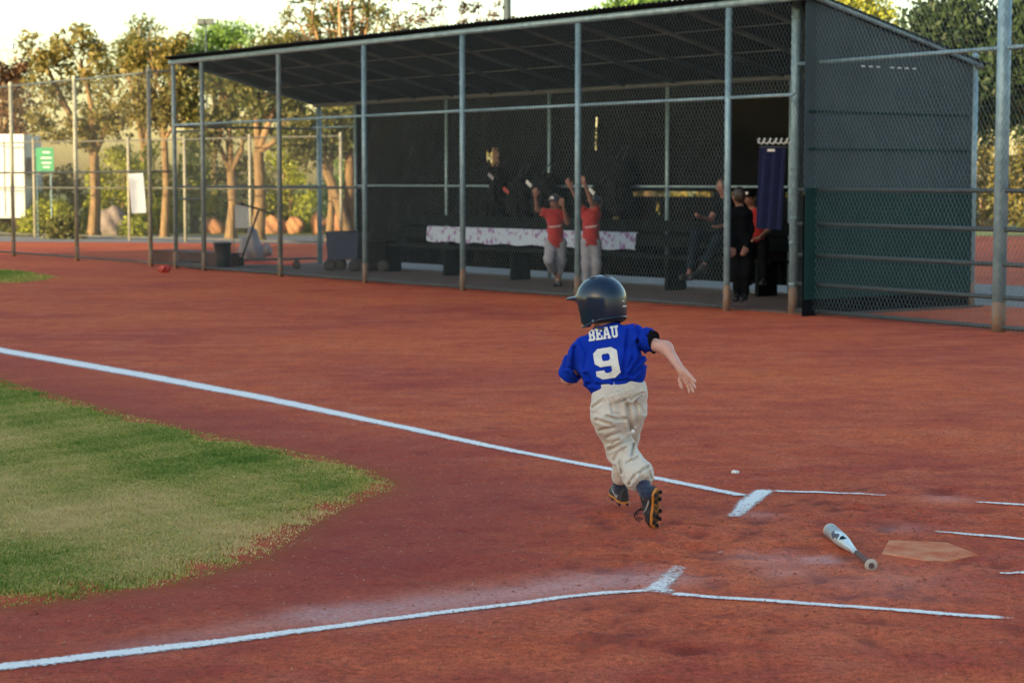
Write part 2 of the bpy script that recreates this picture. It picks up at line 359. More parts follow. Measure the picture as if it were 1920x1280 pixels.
# ---- chalk
def chalk_mat():
    m, n, b = base_mat('white_chalk'); L = n.links.new; b.inputs['Roughness'].default_value = .95; b.inputs['Base Color'].default_value = (.84, .83, .80, 1); b.inputs['Specular IOR Level'].default_value = .1
    tc = nd(n, 'ShaderNodeTexCoord'); z = nd(n, 'ShaderNodeTexNoise'); z.inputs['Scale'].default_value = 60; z.inputs['Detail'].default_value = 8; z.inputs['Roughness'].default_value = .68; L(tc.outputs['Object'], z.inputs['Vector'])
    at = nd(n, 'ShaderNodeAttribute', attribute_name='thin'); s = nd(n, 'ShaderNodeMath', operation='SUBTRACT'); L(z.outputs[0], s.inputs[0]); L(at.outputs['Fac'], s.inputs[1])
    r = nd(n, 'ShaderNodeMapRange'); r.inputs['From Min'].default_value = -.10; r.inputs['From Max'].default_value = .17; L(s.outputs[0], r.inputs[0]); L(r.outputs[0], b.inputs['Alpha'])
    bp = nd(n, 'ShaderNodeBump'); bp.inputs['Strength'].default_value = .6; bp.inputs['Distance'].default_value = .008; L(z.outputs[0], bp.inputs['Height']); L(bp.outputs[0], b.inputs['Normal'])
    return m
M['chalk'] = chalk_mat()
def chalk(name, label, px, width, wear, z0=.004):
    pts = [G(*p)[:2] for p in px]; seg = [np.linalg.norm(pts[i+1]-pts[i]) for i in range(len(pts)-1)]; tot = sum(seg)
    n = max(int(tot/.03), 4); cum = np.concatenate([[0], np.cumsum(seg)]); t = np.linspace(0, tot, n+1)
    cx = np.interp(t, cum, [p[0] for p in pts]); cy = np.interp(t, cum, [p[1] for p in pts])
    d = np.stack([np.gradient(cx), np.gradient(cy)], 1); d /= np.linalg.norm(d, axis=1)[:, None]; nr = np.stack([-d[:, 1], d[:, 0]], 1)
    wv = np.interp(t/tot, np.linspace(0, 1, len(width)), width); wr = np.interp(t/tot, np.linspace(0, 1, len(wear)), wear)
    wob = sum(a*np.sin(t*k+p) for a, k, p in ((.003, 3.1, 1), (.002, 7.7, 2), (.002, 17, .5)))
    U = np.linspace(-1.25, 1.25, 13); V = []; T = []
    for u in U:
        x = cx+nr[:, 0]*(u*wv*.68+wob); y = cy+nr[:, 1]*(u*wv*.68+wob); z = hgt(x, y)+z0+.002*max(0, 1-u*u)
        V.append(np.stack([x, y, z], 1)); e = np.clip((abs(u)-.36)/.85, 0, 1)
        th = .22+wr*.4+e*.62; th[:2] += .3; th[-2:] += .3; T.append(th)
    V = np.stack(V, 1); m = V.shape[0]; k = len(U); ix = np.arange(m*k).reshape(m, k)
    f = np.stack([ix[:-1, :-1], ix[:-1, 1:], ix[1:, 1:], ix[1:, :-1]], -1).reshape(-1, 4)
    me = np_mesh(name, V.reshape(-1, 3), f); at = me.attributes.new('thin', 'FLOAT', 'POINT'); at.data.foreach_set('value', np.stack(T, 1).astype(np.float32).ravel())
    return tag(link(name, me, M['chalk'], smooth=True), label, kind='structure')
chalk('chalk_line', 'long white chalk foul line running past the boy toward first base', [(-60, 645), (0, 657), (240, 699), (480, 744), (700, 790), (900, 833), (1060, 865), (1140, 880), (1270, 905), (1403, 932)], [.24, .26, .24, .21, .17, .12, .09, .08], [.2, .12, .1, .1, .12, .15, .1])
chalk('chalk_line', 'white chalk foul line toward third base at lower left', [(-80, 1262), (0, 1252), (400, 1205), (800, 1153), (1100, 1117), (1235, 1106)], [.095, .095, .08, .068, .06, .055], [.1, .1, .15, .2, .25, .2])
chalk('chalk_line', 'thick chalk front edge of the far batter box', [(1374, 974), (1404, 942), (1438, 918)], [.09, .105, .10], [.65, .15, .1])
chalk('chalk_line', 'chalk outer edge of the far batter box, left piece', [(1436, 921), (1560, 925), (1682, 931)], [.05, .06, .04], [.25, .25, .75])
chalk('chalk_line', 'chalk outer edge of the far batter box, piece at right border', [(1810, 941), (1860, 944), (1960, 950)], [.05, .06, .06], [.6, .25, .2])
chalk('chalk_line', 'chalk inner edge of the far batter box above home plate', [(1732, 996), (1800, 1001), (1860, 1006), (1960, 1016)], [.04, .06, .06, .06], [.75, .35, .3, .2])
chalk('chalk_line', 'chalk outer edge of the near batter box', [(1238, 1114), (1450, 1128), (1700, 1146), (1900, 1161)], [.062, .058, .056, .06], [.3, .2, .2, .15])
chalk('chalk_line', 'scuffed chalk front edge of the near batter box', [(1222, 1112), (1250, 1090), (1282, 1062)], [.10, .10, .08], [.2, .55, .85])
chalk('chalk_line', 'short worn chalk dash inside the near batter box', [(1322, 1036), (1378, 1043)], [.03, .03], [.7, .6])
chalk('chalk_line', 'short worn chalk dash below home plate', [(1850, 1073), (1890, 1076), (1950, 1080)], [.03, .035, .03], [.6, .35, .4])
chalk('chalk_line', 'smeared chalk blot where foul line meets near batter box', [(1206, 1104), (1255, 1109), (1284, 1106)], [.10, .13, .08], [.5, .45, .8], .002)
# ---- grass: two patches of blades
def grass_patch(name, label, poly, n, hmin, hmax, dry):
    lo, hi = poly.min(0), poly.max(0); pts = np.zeros((0, 2))
    while len(pts) < n:
        q = RNG.uniform(lo, hi, (n, 2)); px = 960+F*q[:, 0]/q[:, 1]
        q = q[inpoly(q[:, 0], q[:, 1], poly) & (px > -90) & (q[:, 1] > 5)]; pts = np.concatenate([pts, q])
    # keep more blades close by, fewer far off
    pts = pts[:n]; ed = edge_dist(pts[:, 0], pts[:, 1], poly)
    ed = np.maximum(ed-.10*(.5+.5*np.sin(pts[:, 0]*9+1.3*np.sin(pts[:, 1]*7)))-.06*(.5+.5*np.sin(pts[:, 1]*17+pts[:, 0]*13)), 0)
    keep = RNG.random(n) < np.clip(.05+ed/.34, 0, 1)*np.clip(11.0/pts[:, 1], .25, 1); pts = pts[keep]; ed = ed[keep]; n = len(pts)
    h = RNG.uniform(hmin, hmax, n)*np.clip(.5+ed/.3, .5, 1); wd = RNG.uniform(.0018, .0038, n)*np.clip(pts[:, 1]/10, 1, 2.2)
    a = RNG.uniform(0, 2*math.pi, n); ln = RNG.uniform(.25, 1.1, n)*h; la = RNG.uniform(0, 2*math.pi, n)
    z = hgt(pts[:, 0], pts[:, 1]); c = np.stack([pts[:, 0], pts[:, 1], z], 1); sx = np.stack([np.cos(a)*wd, np.sin(a)*wd, 0*a], 1)
    mid = c + np.stack([np.cos(la)*ln*.35, np.sin(la)*ln*.35, h*.6], 1); tip = c + np.stack([np.cos(la)*ln, np.sin(la)*ln, h], 1)
    V = np.stack([c-sx, c+sx, mid+sx*.7, tip, mid-sx*.7], 1).reshape(-1, 3); i = np.arange(n)*5
    f = np.concatenate([np.stack([i, i+1, i+2], 1), np.stack([i, i+2, i+4], 1), np.stack([i+4, i+2, i+3], 1)])
    me = np_mesh(name, V, f); yw = dry(pts[:, 0], pts[:, 1]) + RNG.normal(0, .28, n)
    at = me.attributes.new('dry', 'FLOAT', 'POINT'); at.data.foreach_set('value', np.repeat(np.clip(yw, 0, 1), 5).astype(np.float32))
    return tag(link(name, me, M['grass']), label, kind='stuff')
def grass_mat():
    m, n, b = base_mat('lawn_grass'); L = n.links.new; b.inputs['Roughness'].default_value = .6; b.inputs['Specular IOR Level'].default_value = .25
    at = nd(n, 'ShaderNodeAttribute', attribute_name='dry'); r = nd(n, 'ShaderNodeValToRGB'); e = r.color_ramp.elements
    e[0].color = (.09, .20, .025, 1); e[1].color = (.68, .52, .25, 1)
    for p, c in ((.3, (.21, .29, .045)), (.6, (.47, .42, .11))): x = e.new(p); x.color = (*c, 1)
    L(at.outputs['Fac'], r.inputs[0]); L(r.outputs[0], b.inputs['Base Color'])
    t = nd(n, 'ShaderNodeBsdfTranslucent'); L(r.outputs[0], t.inputs[0]); mx = nd(n, 'ShaderNodeMixShader'); mx.inputs[0].default_value = .25
    L(b.outputs[0], mx.inputs[1]); L(t.outputs[0], mx.inputs[2]); L(mx.outputs[0], n.nodes['Material Output'].inputs[0]); return m
M['grass'] = grass_mat()
def dryness(x, y):
    # dry belt through the middle of the lawn, green along its two edges
    yy = np.interp(y, [6, 7.4, 8.2, 9.0, 9.8, 11, 12.5, 14, 17, 22], [.2, .2, .38, .80, .76, .52, .55, .42, .22, .22])
    wv = .16*np.sin(x*2.1+y*1.3)+.12*np.sin(x*4.7-y*2.9+1)+.1*np.sin(x*1.1-y*.7+2)+.07*np.sin(9*x+5*y)+.06*np.sin(15*x-11*y)
    return yy+wv
grass_patch('grass', 'trodden lawn of the infield with a dry straw coloured belt', GP, 700000, .008, .021, dryness)
FP = np.array([G(*p)[:2] for p in ((-60, 506), (40, 507), (85, 513), (118, 521), (95, 527), (40, 531), (-60, 533))])
grass_patch('grass', 'small far lawn patch at the left border by the fence', FP, 30000, .02, .05, lambda x, y: .25+.2*np.sin(3*x))
# soil under the lawn, a thin dark green-brown layer just above the dirt
def soil(name, poly, label):
    ed = poly.mean(0); q = ed+(poly-ed)*.985; n = 60
    gx_, gy_ = np.meshgrid(np.linspace(-6, 1, 160), np.linspace(5, 24, 300)); ins = inpoly(gx_, gy_, poly) & (edge_dist(gx_, gy_, poly) > .36)
    ii = np.arange(gx_.size).reshape(gx_.shape); k = ins[:-1, :-1] & ins[1:, :-1] & ins[:-1, 1:] & ins[1:, 1:]
    f = np.stack([ii[:-1, :-1][k], ii[:-1, 1:][k], ii[1:, 1:][k], ii[1:, :-1][k]], 1)
    me = np_mesh(name, np.stack([gx_, gy_, hgt(gx_, gy_)+.004], -1).reshape(-1, 3), f)
    return tag(link(name, me, pm('lawn_thatch', (.16, .16, .05), (.28, .20, .09), 5, .95, spec=0), smooth=True), label, kind='structure')
soil('lawn_thatch', GP, 'thatch layer under the infield grass')
# ---- litter on the dirt
def litter(name, label, centers, mat, kind_):
    V = []; Fc = []; k = 0
    for x, y, s in centers:
        z = float(hgt(x, y))
        if kind_ == 'blade':
            a = RNG.uniform(0, 6.28); d = np.array([math.cos(a), math.sin(a), 0])*s; e = np.array([-math.sin(a), math.cos(a), 0])*s*.14
            c = np.array([x, y, z+.005]); V += [c-d-e, c-d+e, c+d+e+[0, 0, s*.3], c+d-e+[0, 0, s*.3]]; Fc.append((k, k+1, k+2, k+3)); k += 4
        else:
            c = np.array([x, y, z+s*.25]); q = [c+np.array([math.cos(t)*s*RNG.uniform(.6, 1.2), math.sin(t)*s*RNG.uniform(.6, 1.2), RNG.uniform(-.4, .2)*s]) for t in np.arange(5)*1.2566]
            V += q+[c+[RNG.uniform(-.3, .3)*s, RNG.uniform(-.3, .3)*s, s*RNG.uniform(.5, .9)]]; Fc += [(k+i, k+(i+1) % 5, k+5) for i in range(5)]; k += 6
    me = bpy.data.meshes.new(name); me.from_pydata([tuple(v) for v in V], [], Fc); me.update()
    return tag(link(name, me, mat), label, kind='stuff')
qx, qy = RNG.uniform(-3, 2.2, 14000), RNG.uniform(6, 14, 14000); qd = edge_dist(qx, qy, GP)
qk = ~inpoly(qx, qy, GP) & (RNG.random(14000) < np.exp(-(qd/1.0)**1.2)+.02)
cl = [(x, y, RNG.uniform(.003, .011)) for x, y in zip(qx[qk][:2600], qy[qk][:2600])]
litter('grass_clippings', 'dry straw clippings strewn over the dirt beside the lawn', cl, pm('straw', (.55, .36, .22), (.38, .20, .12), 20, .9), 'blade')
cd = [(RNG.uniform(-3, 4), 5.8+8*RNG.random()**1.6, .002+.008*RNG.random()**4) for _ in range(5200)]
cd += [(RNG.normal(1.6, .8), RNG.normal(8.6, 1.0), .003+.009*RNG.random()**3) for _ in range(1500)]
litter('dirt_crumbs', 'small crumbs of red dirt lying over the infield', cd, pm('dirt_crumb', (.24, .065, .045), (.36, .12, .075), 9, .95), 'clod')
# ------------------------------------------------------------------ dugout frame: u along the front (away, left), v to the back
DA = R(36.6); U_ = np.array([-math.sin(DA), math.cos(DA), 0]); V_ = np.array([math.cos(DA), math.sin(DA), 0]); Z_ = np.array([0, 0, 1.])
D0 = G(868, 545)
def spar(px, v=0.0, base=None):
    # distance along u at which the line (offset v) crosses the photo column px
    o = D0+V_*v; a = (px-960)/F/math.cos(TH)   # x/y slope near ground level
    a = (px-960)/F
    # x = a*(forward distance); forward distance = y cos + (HC-z) sin for z = 0
    c, s_ = math.cos(TH), math.sin(TH)
    return (a*(o[1]*c+HC*s_)-o[0])/(U_[0]-a*U_[1]*c)
def D(s, v, z): return D0+U_*s+V_*v+Z_*z
AXD = np.array([U_, V_, Z_])
def clip_line(a0, d, poly):
    t0, t1 = -1e9, 1e9; n = len(poly)
    for i in range(n):
        p, q = poly[i], poly[(i+1) % n]; e = (q[0]-p[0], q[1]-p[1]); nx_, ny_ = -e[1], e[0]
        num = nx_*(a0[0]-p[0])+ny_*(a0[1]-p[1]); den = nx_*d[0]+ny_*d[1]
        if abs(den) < 1e-9:
            if num < 0: return None
            continue
        t = -num/den
        if den > 0: t0 = max(t0, t)
        else: t1 = min(t1, t)
    return (t0, t1) if t1 > t0+1e-4 else None
def chainlink(name, o, ex, poly, parent, mat=None, pitch=.062, r=.0019, label=None):
    # poly: counter-clockwise (s, z) outline; wires run both ways, one family a wire's width in front of the other
    o = np.array(o, float); ex = np.array(ex, float); nrm = np.cross(ex, Z_); b = MB(); step = pitch
    smin_, smax = min(p[0] for p in poly), max(p[0] for p in poly); zmin, zmax = min(p[1] for p in poly), max(p[1] for p in poly); H = zmax-zmin
    for sg in (1, -1):
        c = smin_-H*.75
        while c < smax+H*.75:
            a0 = (c, (zmin+zmax)/2); d = (sg*.60, 1.0)
            t = clip_line(a0, d, poly)
            if t:
                A, B = [o+ex*(a0[0]+d[0]*q)+Z_*(a0[1]+d[1]*q)+nrm*sg*r for q in t]; b.tube([A, B], r, 3, cap=False)
            c += step
    ob = b.build(name, mat or M['wire'], parent); tag(ob, label, kind='stuff'); return ob
def post(parent, p, h, r=.03, mat='galv', cap=True, foot=True, name='post'):
    p = np.array(p, float); b = MB(); b.tube([p+Z_*(.0 if not foot else .0), p+Z_*h], r, 12)
    if cap: b.lathe([(r*1.12, h-.03), (r*1.15, h+.01), (r*.8, h+.04), (.004, h+.055)], p, n=12)
    o = b.build(name, M[mat], parent, True)
    if foot: MB().tube([p+Z_*.002, p+Z_*.32], r+.0025, 12).build('rusty_foot', M['rust'], o, True)
    return o
def rail(parent, a, b_, r=.021, mat='galv', name='rail'): return MB().tube([a, b_], r, 8).build(name, M[mat], parent, True)
HF, HB, DV = 3.76, 3.05, 3.05
S_END = spar(1500); S_GATE = spar(330); S_LEFT = spar(330)
dug = thing('dugout', 'long open-front dugout of pipe and chain link with a sloping sheet roof', 'dugout', D(S_END, 0, 0))
fr_px = [383, 526, 685, 868, 1083, 1362]
fs = [spar(x) for x in fr_px]
M['grey_post'] = pm('grey_green_post', (.24, .30, .29), (.17, .21, .21), 9, .5, .15, 60, metal=.2)
for i, s_ in enumerate(fs): post(dug, D(s_, 0, 0), HF-.05, .042, 'grey_post' if i < 2 else 'galv', cap=False)
post(dug, D(spar(330), 0, 0), HF-.05, .042, 'grey_post', cap=False)
# roof: corrugated sheet, front pipe, rafters, back beam
sl, sr_ = S_LEFT+.12, S_END-.1
rb = MB(); rows = []; ncor = int((sl-sr_)/.05)
vv = []
for i in range(ncor+1):
    s_ = sr_+(sl-sr_)*i/ncor; dz = .012*(1 if i % 2 else -1)
    for v in (-.12, DV+.18):
        vv.append(D(s_, v, HF+.075+(HB-HF)*(v/DV)+dz))
rb.add(vv, [(2*i, 2*i+2, 2*i+3, 2*i+1) for i in range(ncor)])
ro = rb.build('roof', M['roof'], dug); md = ro.modifiers.new('thickness', 'SOLIDIFY'); md.thickness = .012; md.offset = 1
rail(dug, D(sr_, 0, HF), D(sl, 0, HF), .045, name='front_beam'); rail(dug, D(sr_, DV, HB), D(sl, DV, HB), .04, 'rafter', 'back_beam')
nr_ = 15
for i in range(nr_):
    s_ = sr_+.05+(sl-sr_-.1)*i/(nr_-1); rail(dug, D(s_, .05, HF+.02), D(s_, DV-.02, HB+.025), .03, 'galv' if i in (0, nr_-1) else 'rafter', 'rafter')
for v in (1.0, 2.0): rail(dug, D(sr_+.1, v, HF+(HB-HF)*v/DV+.05), D(sl-.1, v, HF+(HB-HF)*v/DV+.05), .012, 'rafter', 'purlin')
# front rails and mesh
bounds = [spar(330)]+fs+[spar(1483)]
for i in range(len(bounds)-1):
    a_, b_ = bounds[i], bounds[i+1]
    rail(dug, D(a_, .0, 2.62), D(b_, .0, 2.62), .022)
    if 1 <= i < 3: rail(dug, D(a_, .0, 1.50), D(b_, .0, 1.50), .020, 'galv_dark')
    if i == 0:
        for z in (.10, 1.28, 1.50, 2.50): rail(dug, D(a_, 0, z), D(b_, 0, z), .02, 'galv_dark', 'gate_rail')
    if i < 6: rail(dug, D(a_, 0, .06), D(b_, 0, .06), .018, 'galv_dark', 'bottom_rail')
for i in range(1, 6):
    a_, b_ = bounds[i], bounds[i+1]
    chainlink('chain_link', D(b_, -.045, 0), U_, [(0, .05), (a_-b_, .05), (a_-b_, HF-.04), (0, HF-.04)], dug)
a_, b_ = bounds[0], bounds[1]; chainlink('chain_link', D(b_, -.045, 0), U_, [(0, .05), (a_-b_, .05), (a_-b_, 2.5), (0, 2.5)], dug)
a_, b_ = bounds[6], bounds[7]; chainlink('chain_link', D(b_, -.045, 0), U_, [(0, 2.62), (a_-b_, 2.62), (a_-b_, HF-.04), (0, HF-.04)], dug)
# the open doorway keeps a half-open mesh leaf at its left
# back: posts, rails, screen
bk_px = [600, 668, 838, 1030, 1250, 1480]
for x in bk_px: post(dug, D(spar(x, DV), DV, 0), HB-.04, .033 if x != 600 else .05, cap=False, foot=False, name='back_post')
rail(dug, D(spar(1480, DV), DV-.03, 1.52), D(spar(668, DV), DV-.03, 1.52), .02, name='back_rail')
rail(dug, D(sl, DV-.03, 2.62), D(spar(668, DV), DV-.03, 2.62), .02, name='back_rail')
for z in (.12, 1.5, 2.60): rail(dug, D(sl-.05, 0.05, z), D(sl-.05, DV, z), .02, 'galv_dark', 'end_rail')
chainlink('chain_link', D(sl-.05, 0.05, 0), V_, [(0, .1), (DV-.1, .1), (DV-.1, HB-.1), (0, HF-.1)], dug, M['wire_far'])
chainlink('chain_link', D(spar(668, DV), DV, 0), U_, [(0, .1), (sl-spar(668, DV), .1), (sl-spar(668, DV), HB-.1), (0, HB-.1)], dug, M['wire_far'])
s0, s1 = S_END+.02, spar(662, DV); cell = .04; ns = int((s1-s0)/cell); nz = int((HB-.06)/cell)
gs, gz_ = np.meshgrid(s0+cell*(np.arange(ns)+.5), .13+cell*(np.arange(nz)+.5), indexing='ij'); keepc = np.ones(gs.shape, bool)
def sp3(px): return spar(px, DV)
keepc &= ~((gz_ > 1.37) & (gz_ < 1.45) & (((gs < sp3(1135)) & (gs > sp3(1330))) | ((gs < sp3(838)) & (gs > sp3(795))) | (gs < sp3(1360)) & (gs > sp3(1385)) | (gs < sp3(1468))))
hc_ = D0*0; cs, cz = sp3(924), 2.0
keepc &= ~((((gs-cs)/.13)**2+((gz_-cz)/.16)**2 < 1+.6*np.sin(gs*60)*np.sin(gz_*45)) | (((gs-cs+.0-.2)/.05)**2+((gz_-cz-.03)/.09)**2 < 1))
keepc &= ~(((gs-sp3(1228))/.05)**2+((gz_-1.2)/.10)**2 < 1)
keepc &= ~(((gs-sp3(1150))/.09)**2+((gz_-1.0)/.05)**2 < 1)
keepc &= ~((np.abs(gs-sp3(1112)) < .035) & (gz_ > 2.1) & (gz_ < 2.6))
iv = -np.ones((ns+1, nz+1), int); need = np.zeros((ns+1, nz+1), bool)
for i, j in ((0, 0), (1, 0), (1, 1), (0, 1)): need[i:i+ns, j:j+nz] |= keepc
iv[need] = np.arange(need.sum()); qi, qj = np.nonzero(need)
SV = D0+U_*(s0+cell*qi)[:, None]+V_*(DV+.05+.015*np.sin(qi*.21)+.008*np.sin(qi*.5+qj*.3))[:, None]+Z_*(.13+cell*qj)[:, None]
ki, kj = np.nonzero(keepc); sf = np.stack([iv[ki, kj], iv[ki+1, kj], iv[ki+1, kj+1], iv[ki, kj+1]], 1)
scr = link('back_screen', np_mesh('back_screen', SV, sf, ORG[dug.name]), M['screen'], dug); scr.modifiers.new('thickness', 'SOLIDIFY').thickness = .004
# right end wall with grey screen above a green one
EW = S_END
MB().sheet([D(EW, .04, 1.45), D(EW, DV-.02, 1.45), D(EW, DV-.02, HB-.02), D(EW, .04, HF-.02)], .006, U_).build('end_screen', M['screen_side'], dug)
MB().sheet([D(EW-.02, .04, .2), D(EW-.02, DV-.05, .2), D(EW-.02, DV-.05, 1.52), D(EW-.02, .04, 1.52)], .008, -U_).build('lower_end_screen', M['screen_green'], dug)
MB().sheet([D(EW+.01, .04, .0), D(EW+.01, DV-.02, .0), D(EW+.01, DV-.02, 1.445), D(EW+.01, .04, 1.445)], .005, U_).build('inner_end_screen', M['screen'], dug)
post(dug, D(EW, DV, 0), HB+.12, .042, name='end_post')
rail(dug, D(EW-.03, .02, HF+.02), D(EW-.03, DV, HB+.06), .03, name='end_rail')
# big corner post where the backstop fence begins
cp = D(spar(1487), -.06, 0)
MB().box(D0+U_*((sl+sr_)/2)+V_*1.72+Z_*.0, (sl-sr_, 2.9, .05), AXD).build('floor_slab', M['slab'], dug)
# ------------------------------------------------------------------ field fence left of the dugout
lf = thing('chain_link_fence', 'tall chain link fence running left from the dugout', 'fence', D(spar(330)+.12, 0, 0))
lx = [-60, 26, 145, 283]; ls = [spar(x) for x in lx]
M['tan_post'] = pm('tan_fence_post', (.30, .30, .23), (.22, .22, .18), 8, .6, .15, 50)  # tan colour for the posts left of the dugout
for s_ in ls: post(lf, D(s_, 0, 0), 3.66, .042, 'tan_post')
for z, m_ in ((3.62, 'galv_dark'), (1.78, 'galv_dark'), (.08, 'galv_dark')): rail(lf, D(spar(330)+.05, 0, z), D(spar(-60), 0, z), .02, m_)
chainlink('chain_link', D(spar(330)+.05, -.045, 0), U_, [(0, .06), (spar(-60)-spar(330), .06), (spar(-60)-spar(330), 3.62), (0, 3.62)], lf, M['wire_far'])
# second fence farther off, along the road
bf = thing('chain_link_fence', 'lower far fence with pale posts along the grey path', 'fence', G(66, 446))
bp = [G(x, y) for x, y in ((-60, 442), (66, 446), (243, 451), (348, 454), (470, 458), (640, 463))]
M['far_post'] = pm('weathered_post', (.26, .24, .18), (.2, .19, .15), 6, .7)
M['far_rail'] = pm('dull_rail', (.10, .10, .085), (.08, .08, .07), 6, .7)
for p in bp: post(bf, p, 2.75, .04, 'far_post', foot=False)
for i in range(len(bp)-1):
    for z in (.1, 1.42, 2.7): rail(bf, bp[i]+Z_*z, bp[i+1]+Z_*z, .02, 'far_rail')
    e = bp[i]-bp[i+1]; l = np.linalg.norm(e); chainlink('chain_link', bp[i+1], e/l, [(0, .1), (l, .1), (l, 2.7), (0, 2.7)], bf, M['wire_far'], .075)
# ------------------------------------------------------------------ backstop fence at right
bs = thing('backstop_fence', 'near backstop chain link fence with stout posts at the right border', 'fence', cp)
kb = G(1487, 588); kc = G(1872, 622); ke = kc-kb; kl = np.linalg.norm(ke); ke /= kl; k2 = kc+ke*2.2
bp_ = post(bs, kb, 4.6, .056, cap=False); o_ = bp_
for z in (.35, .85, 1.15, 1.45, 1.75, 2.05, 2.35, 2.65, 2.95, 3.25, 3.55): MB().tube([kb+Z_*z, kb+Z_*(z+.022)], .062, 12).build('tie_band', M['galv'], bp_, True)
MB().tube([kb+V_*.10+Z_*.0, kb+V_*.10+Z_*4.5], .03, 10).build('side_post', M['galv_dark'], bs, True)
post(bs, kc, 4.6, .075, cap=False)
for z, m_ in ((3.0, 'galv'), (1.50, 'galv_dark'), (1.09, 'galv_dark'), (.72, 'galv_dark'), (.37, 'galv_dark'), (.05, 'galv_dark')): rail(bs, kb+Z_*z, k2+Z_*z, .024 if z > 2 else .026, m_)
nn = np.cross(ke, Z_)
for z in (1.98, 2.42): MB().box(D(EW-.012, DV/2, z), (.006, DV-.2, .03), AXD).build('seam', M['screen_green'], dug)
for k in range(7): MB().box(D(EW-.012, 1.0+k*.13+(.12 if k > 2 else 0), 2.98), (.006, .06, .018), AXD).build('grommet', M['white'], dug)
chainlink('chain_link', kb+nn*.06, ke, [(0, .03), (kl+2.2, .03), (kl+2.2, 4.6), (0, 4.6)], bs, None, .062, .0020)
# thin dark screen strips laced low on the backstop, between the posts
# ------------------------------------------------------------------ ground beyond
def flat(name, pts, z, mat, label): return tag(MB().add([(p[0], p[1], z) for p in pts], [tuple(range(len(pts)))]).build(name, mat), label, kind='structure')
flat('path', [G(-900, 447), G(700, 458), G(700, 437), G(-900, 428)], .004, M['asphalt'], 'pale asphalt path beyond the fence')
pw = [D(sr_-14, DV+.35, 0), D(sl+1, DV+.35, 0), D(sl+1, DV+4.5, 0), D(sr_-14, DV+4.5, 0)]
flat('walkway', pw, .005, pm('walkway_concrete', (.22, .19, .18), (.17, .15, .14), 2, .9), 'concrete walkway behind the dugout')
flat('lawn', [(-890, 68), (-300, 66), (300, 50), (890, 50), (890, 1190), (-890, 1190)], .006, pm('far_lawn', (.12, .15, .025), (.19, .19, .035), .3, .95), 'sunlit scrub ground behind the path')
# ------------------------------------------------------------------ added unseen building off to the left, shaped to shade the field
Q_ = np.array([SUN_DIR[1], -SUN_DIR[0], 0]); S3 = np.array([SUN_DIR[0], SUN_DIR[1], 0])
def bld_pt(p, back, z): return -S3*back+Q_*p+Z_*z
sb = thing('unseen_shade_block', 'added building block, unseen to the left, that shades the field', 'building', bld_pt(0, 41, 0))
axb = np.array([Q_, S3, Z_]); mw = pm('blocker_render', (.34, .27, .22), (.30, .24, .2), .5, .9); mg = pm('blocker_glass', (.03, .04, .05), None, 1, .1)
MB().box(bld_pt(2, 41, 5.25), (66, 12, 10.5), axb).build('wall', mw, sb)
MB().box(bld_pt(-34.8, 41, 4.2), (7.4, 11, 8.4), axb).build('low_shade_wing', mw, sb)  # added lower block, so light reaches the tops of the left fence
MB().box(bld_pt(2, 41, 10.62), (66.4, 12.4, .24), axb).build('roof', M['roof'], sb)
wm = None
for k in range(12):
    for z in (2.8, 7):
        b_ = MB().box(bld_pt(-28+k*5.5, 34.97, z), (2.2, .1, 2.6), axb).build('window', mg, sb)
# ------------------------------------------------------------------ trees and shrubs
LM = {'gold': leaf_mat('golden_leaves', (.13, .115, .025), (.20, .155, .04), (.08, .09, .02)),
      'olive': leaf_mat('olive_leaves', (.06, .08, .02), (.11, .115, .028), (.16, .135, .04)),
      'lime': leaf_mat('yellow_green_leaves', (.28, .31, .025), (.38, .38, .04), (.19, .25, .025)),
      'green': leaf_mat('fresh_green_leaves', (.13, .24, .05), (.19, .31, .07), (.09, .17, .035)),
      'dark': leaf_mat('dark_green_leaves', (.018, .035, .012), (.03, .055, .016), (.05, .07, .02)),
      'brown': leaf_mat('rusty_leaves', (.12, .06, .03), (.16, .085, .04), (.09, .06, .03))}
def leaves(name, clumps, n, cr, size, mat, parent, flat_=.8):
    C_ = np.array(clumps); k = RNG.integers(0, len(C_), n); off = RNG.normal(0, 1, (n, 3)); off /= np.linalg.norm(off, axis=1)[:, None]
    c = C_[k] + off*(cr*RNG.random(n)**.45)[:, None]*np.array([1, 1, flat_])
    a = RNG.normal(0, 1, (n, 3)); a /= np.linalg.norm(a, axis=1)[:, None]; b = np.cross(a, RNG.normal(0, 1, (n, 3))); b /= np.linalg.norm(b, axis=1)[:, None]
    s = size*RNG.uniform(.6, 1.3, n)[:, None]; V = np.stack([c-a*s, c-b*s*.45, c+a*s, c+b*s*.45], 1).reshape(-1, 3)
    i = np.arange(n)*4; me = np_mesh(name, V, np.stack([i, i+1, i+2, i+3], 1), ORG[parent.name]); return link(name, me, mat, parent)
def lobe_pts(c, r, n):
    q = RNG.normal(0, 1, (n, 3)); q /= np.linalg.norm(q, axis=1)[:, None]; return np.array(c)+q*np.array(r)*(RNG.uniform(.45, 1, n)[:, None])
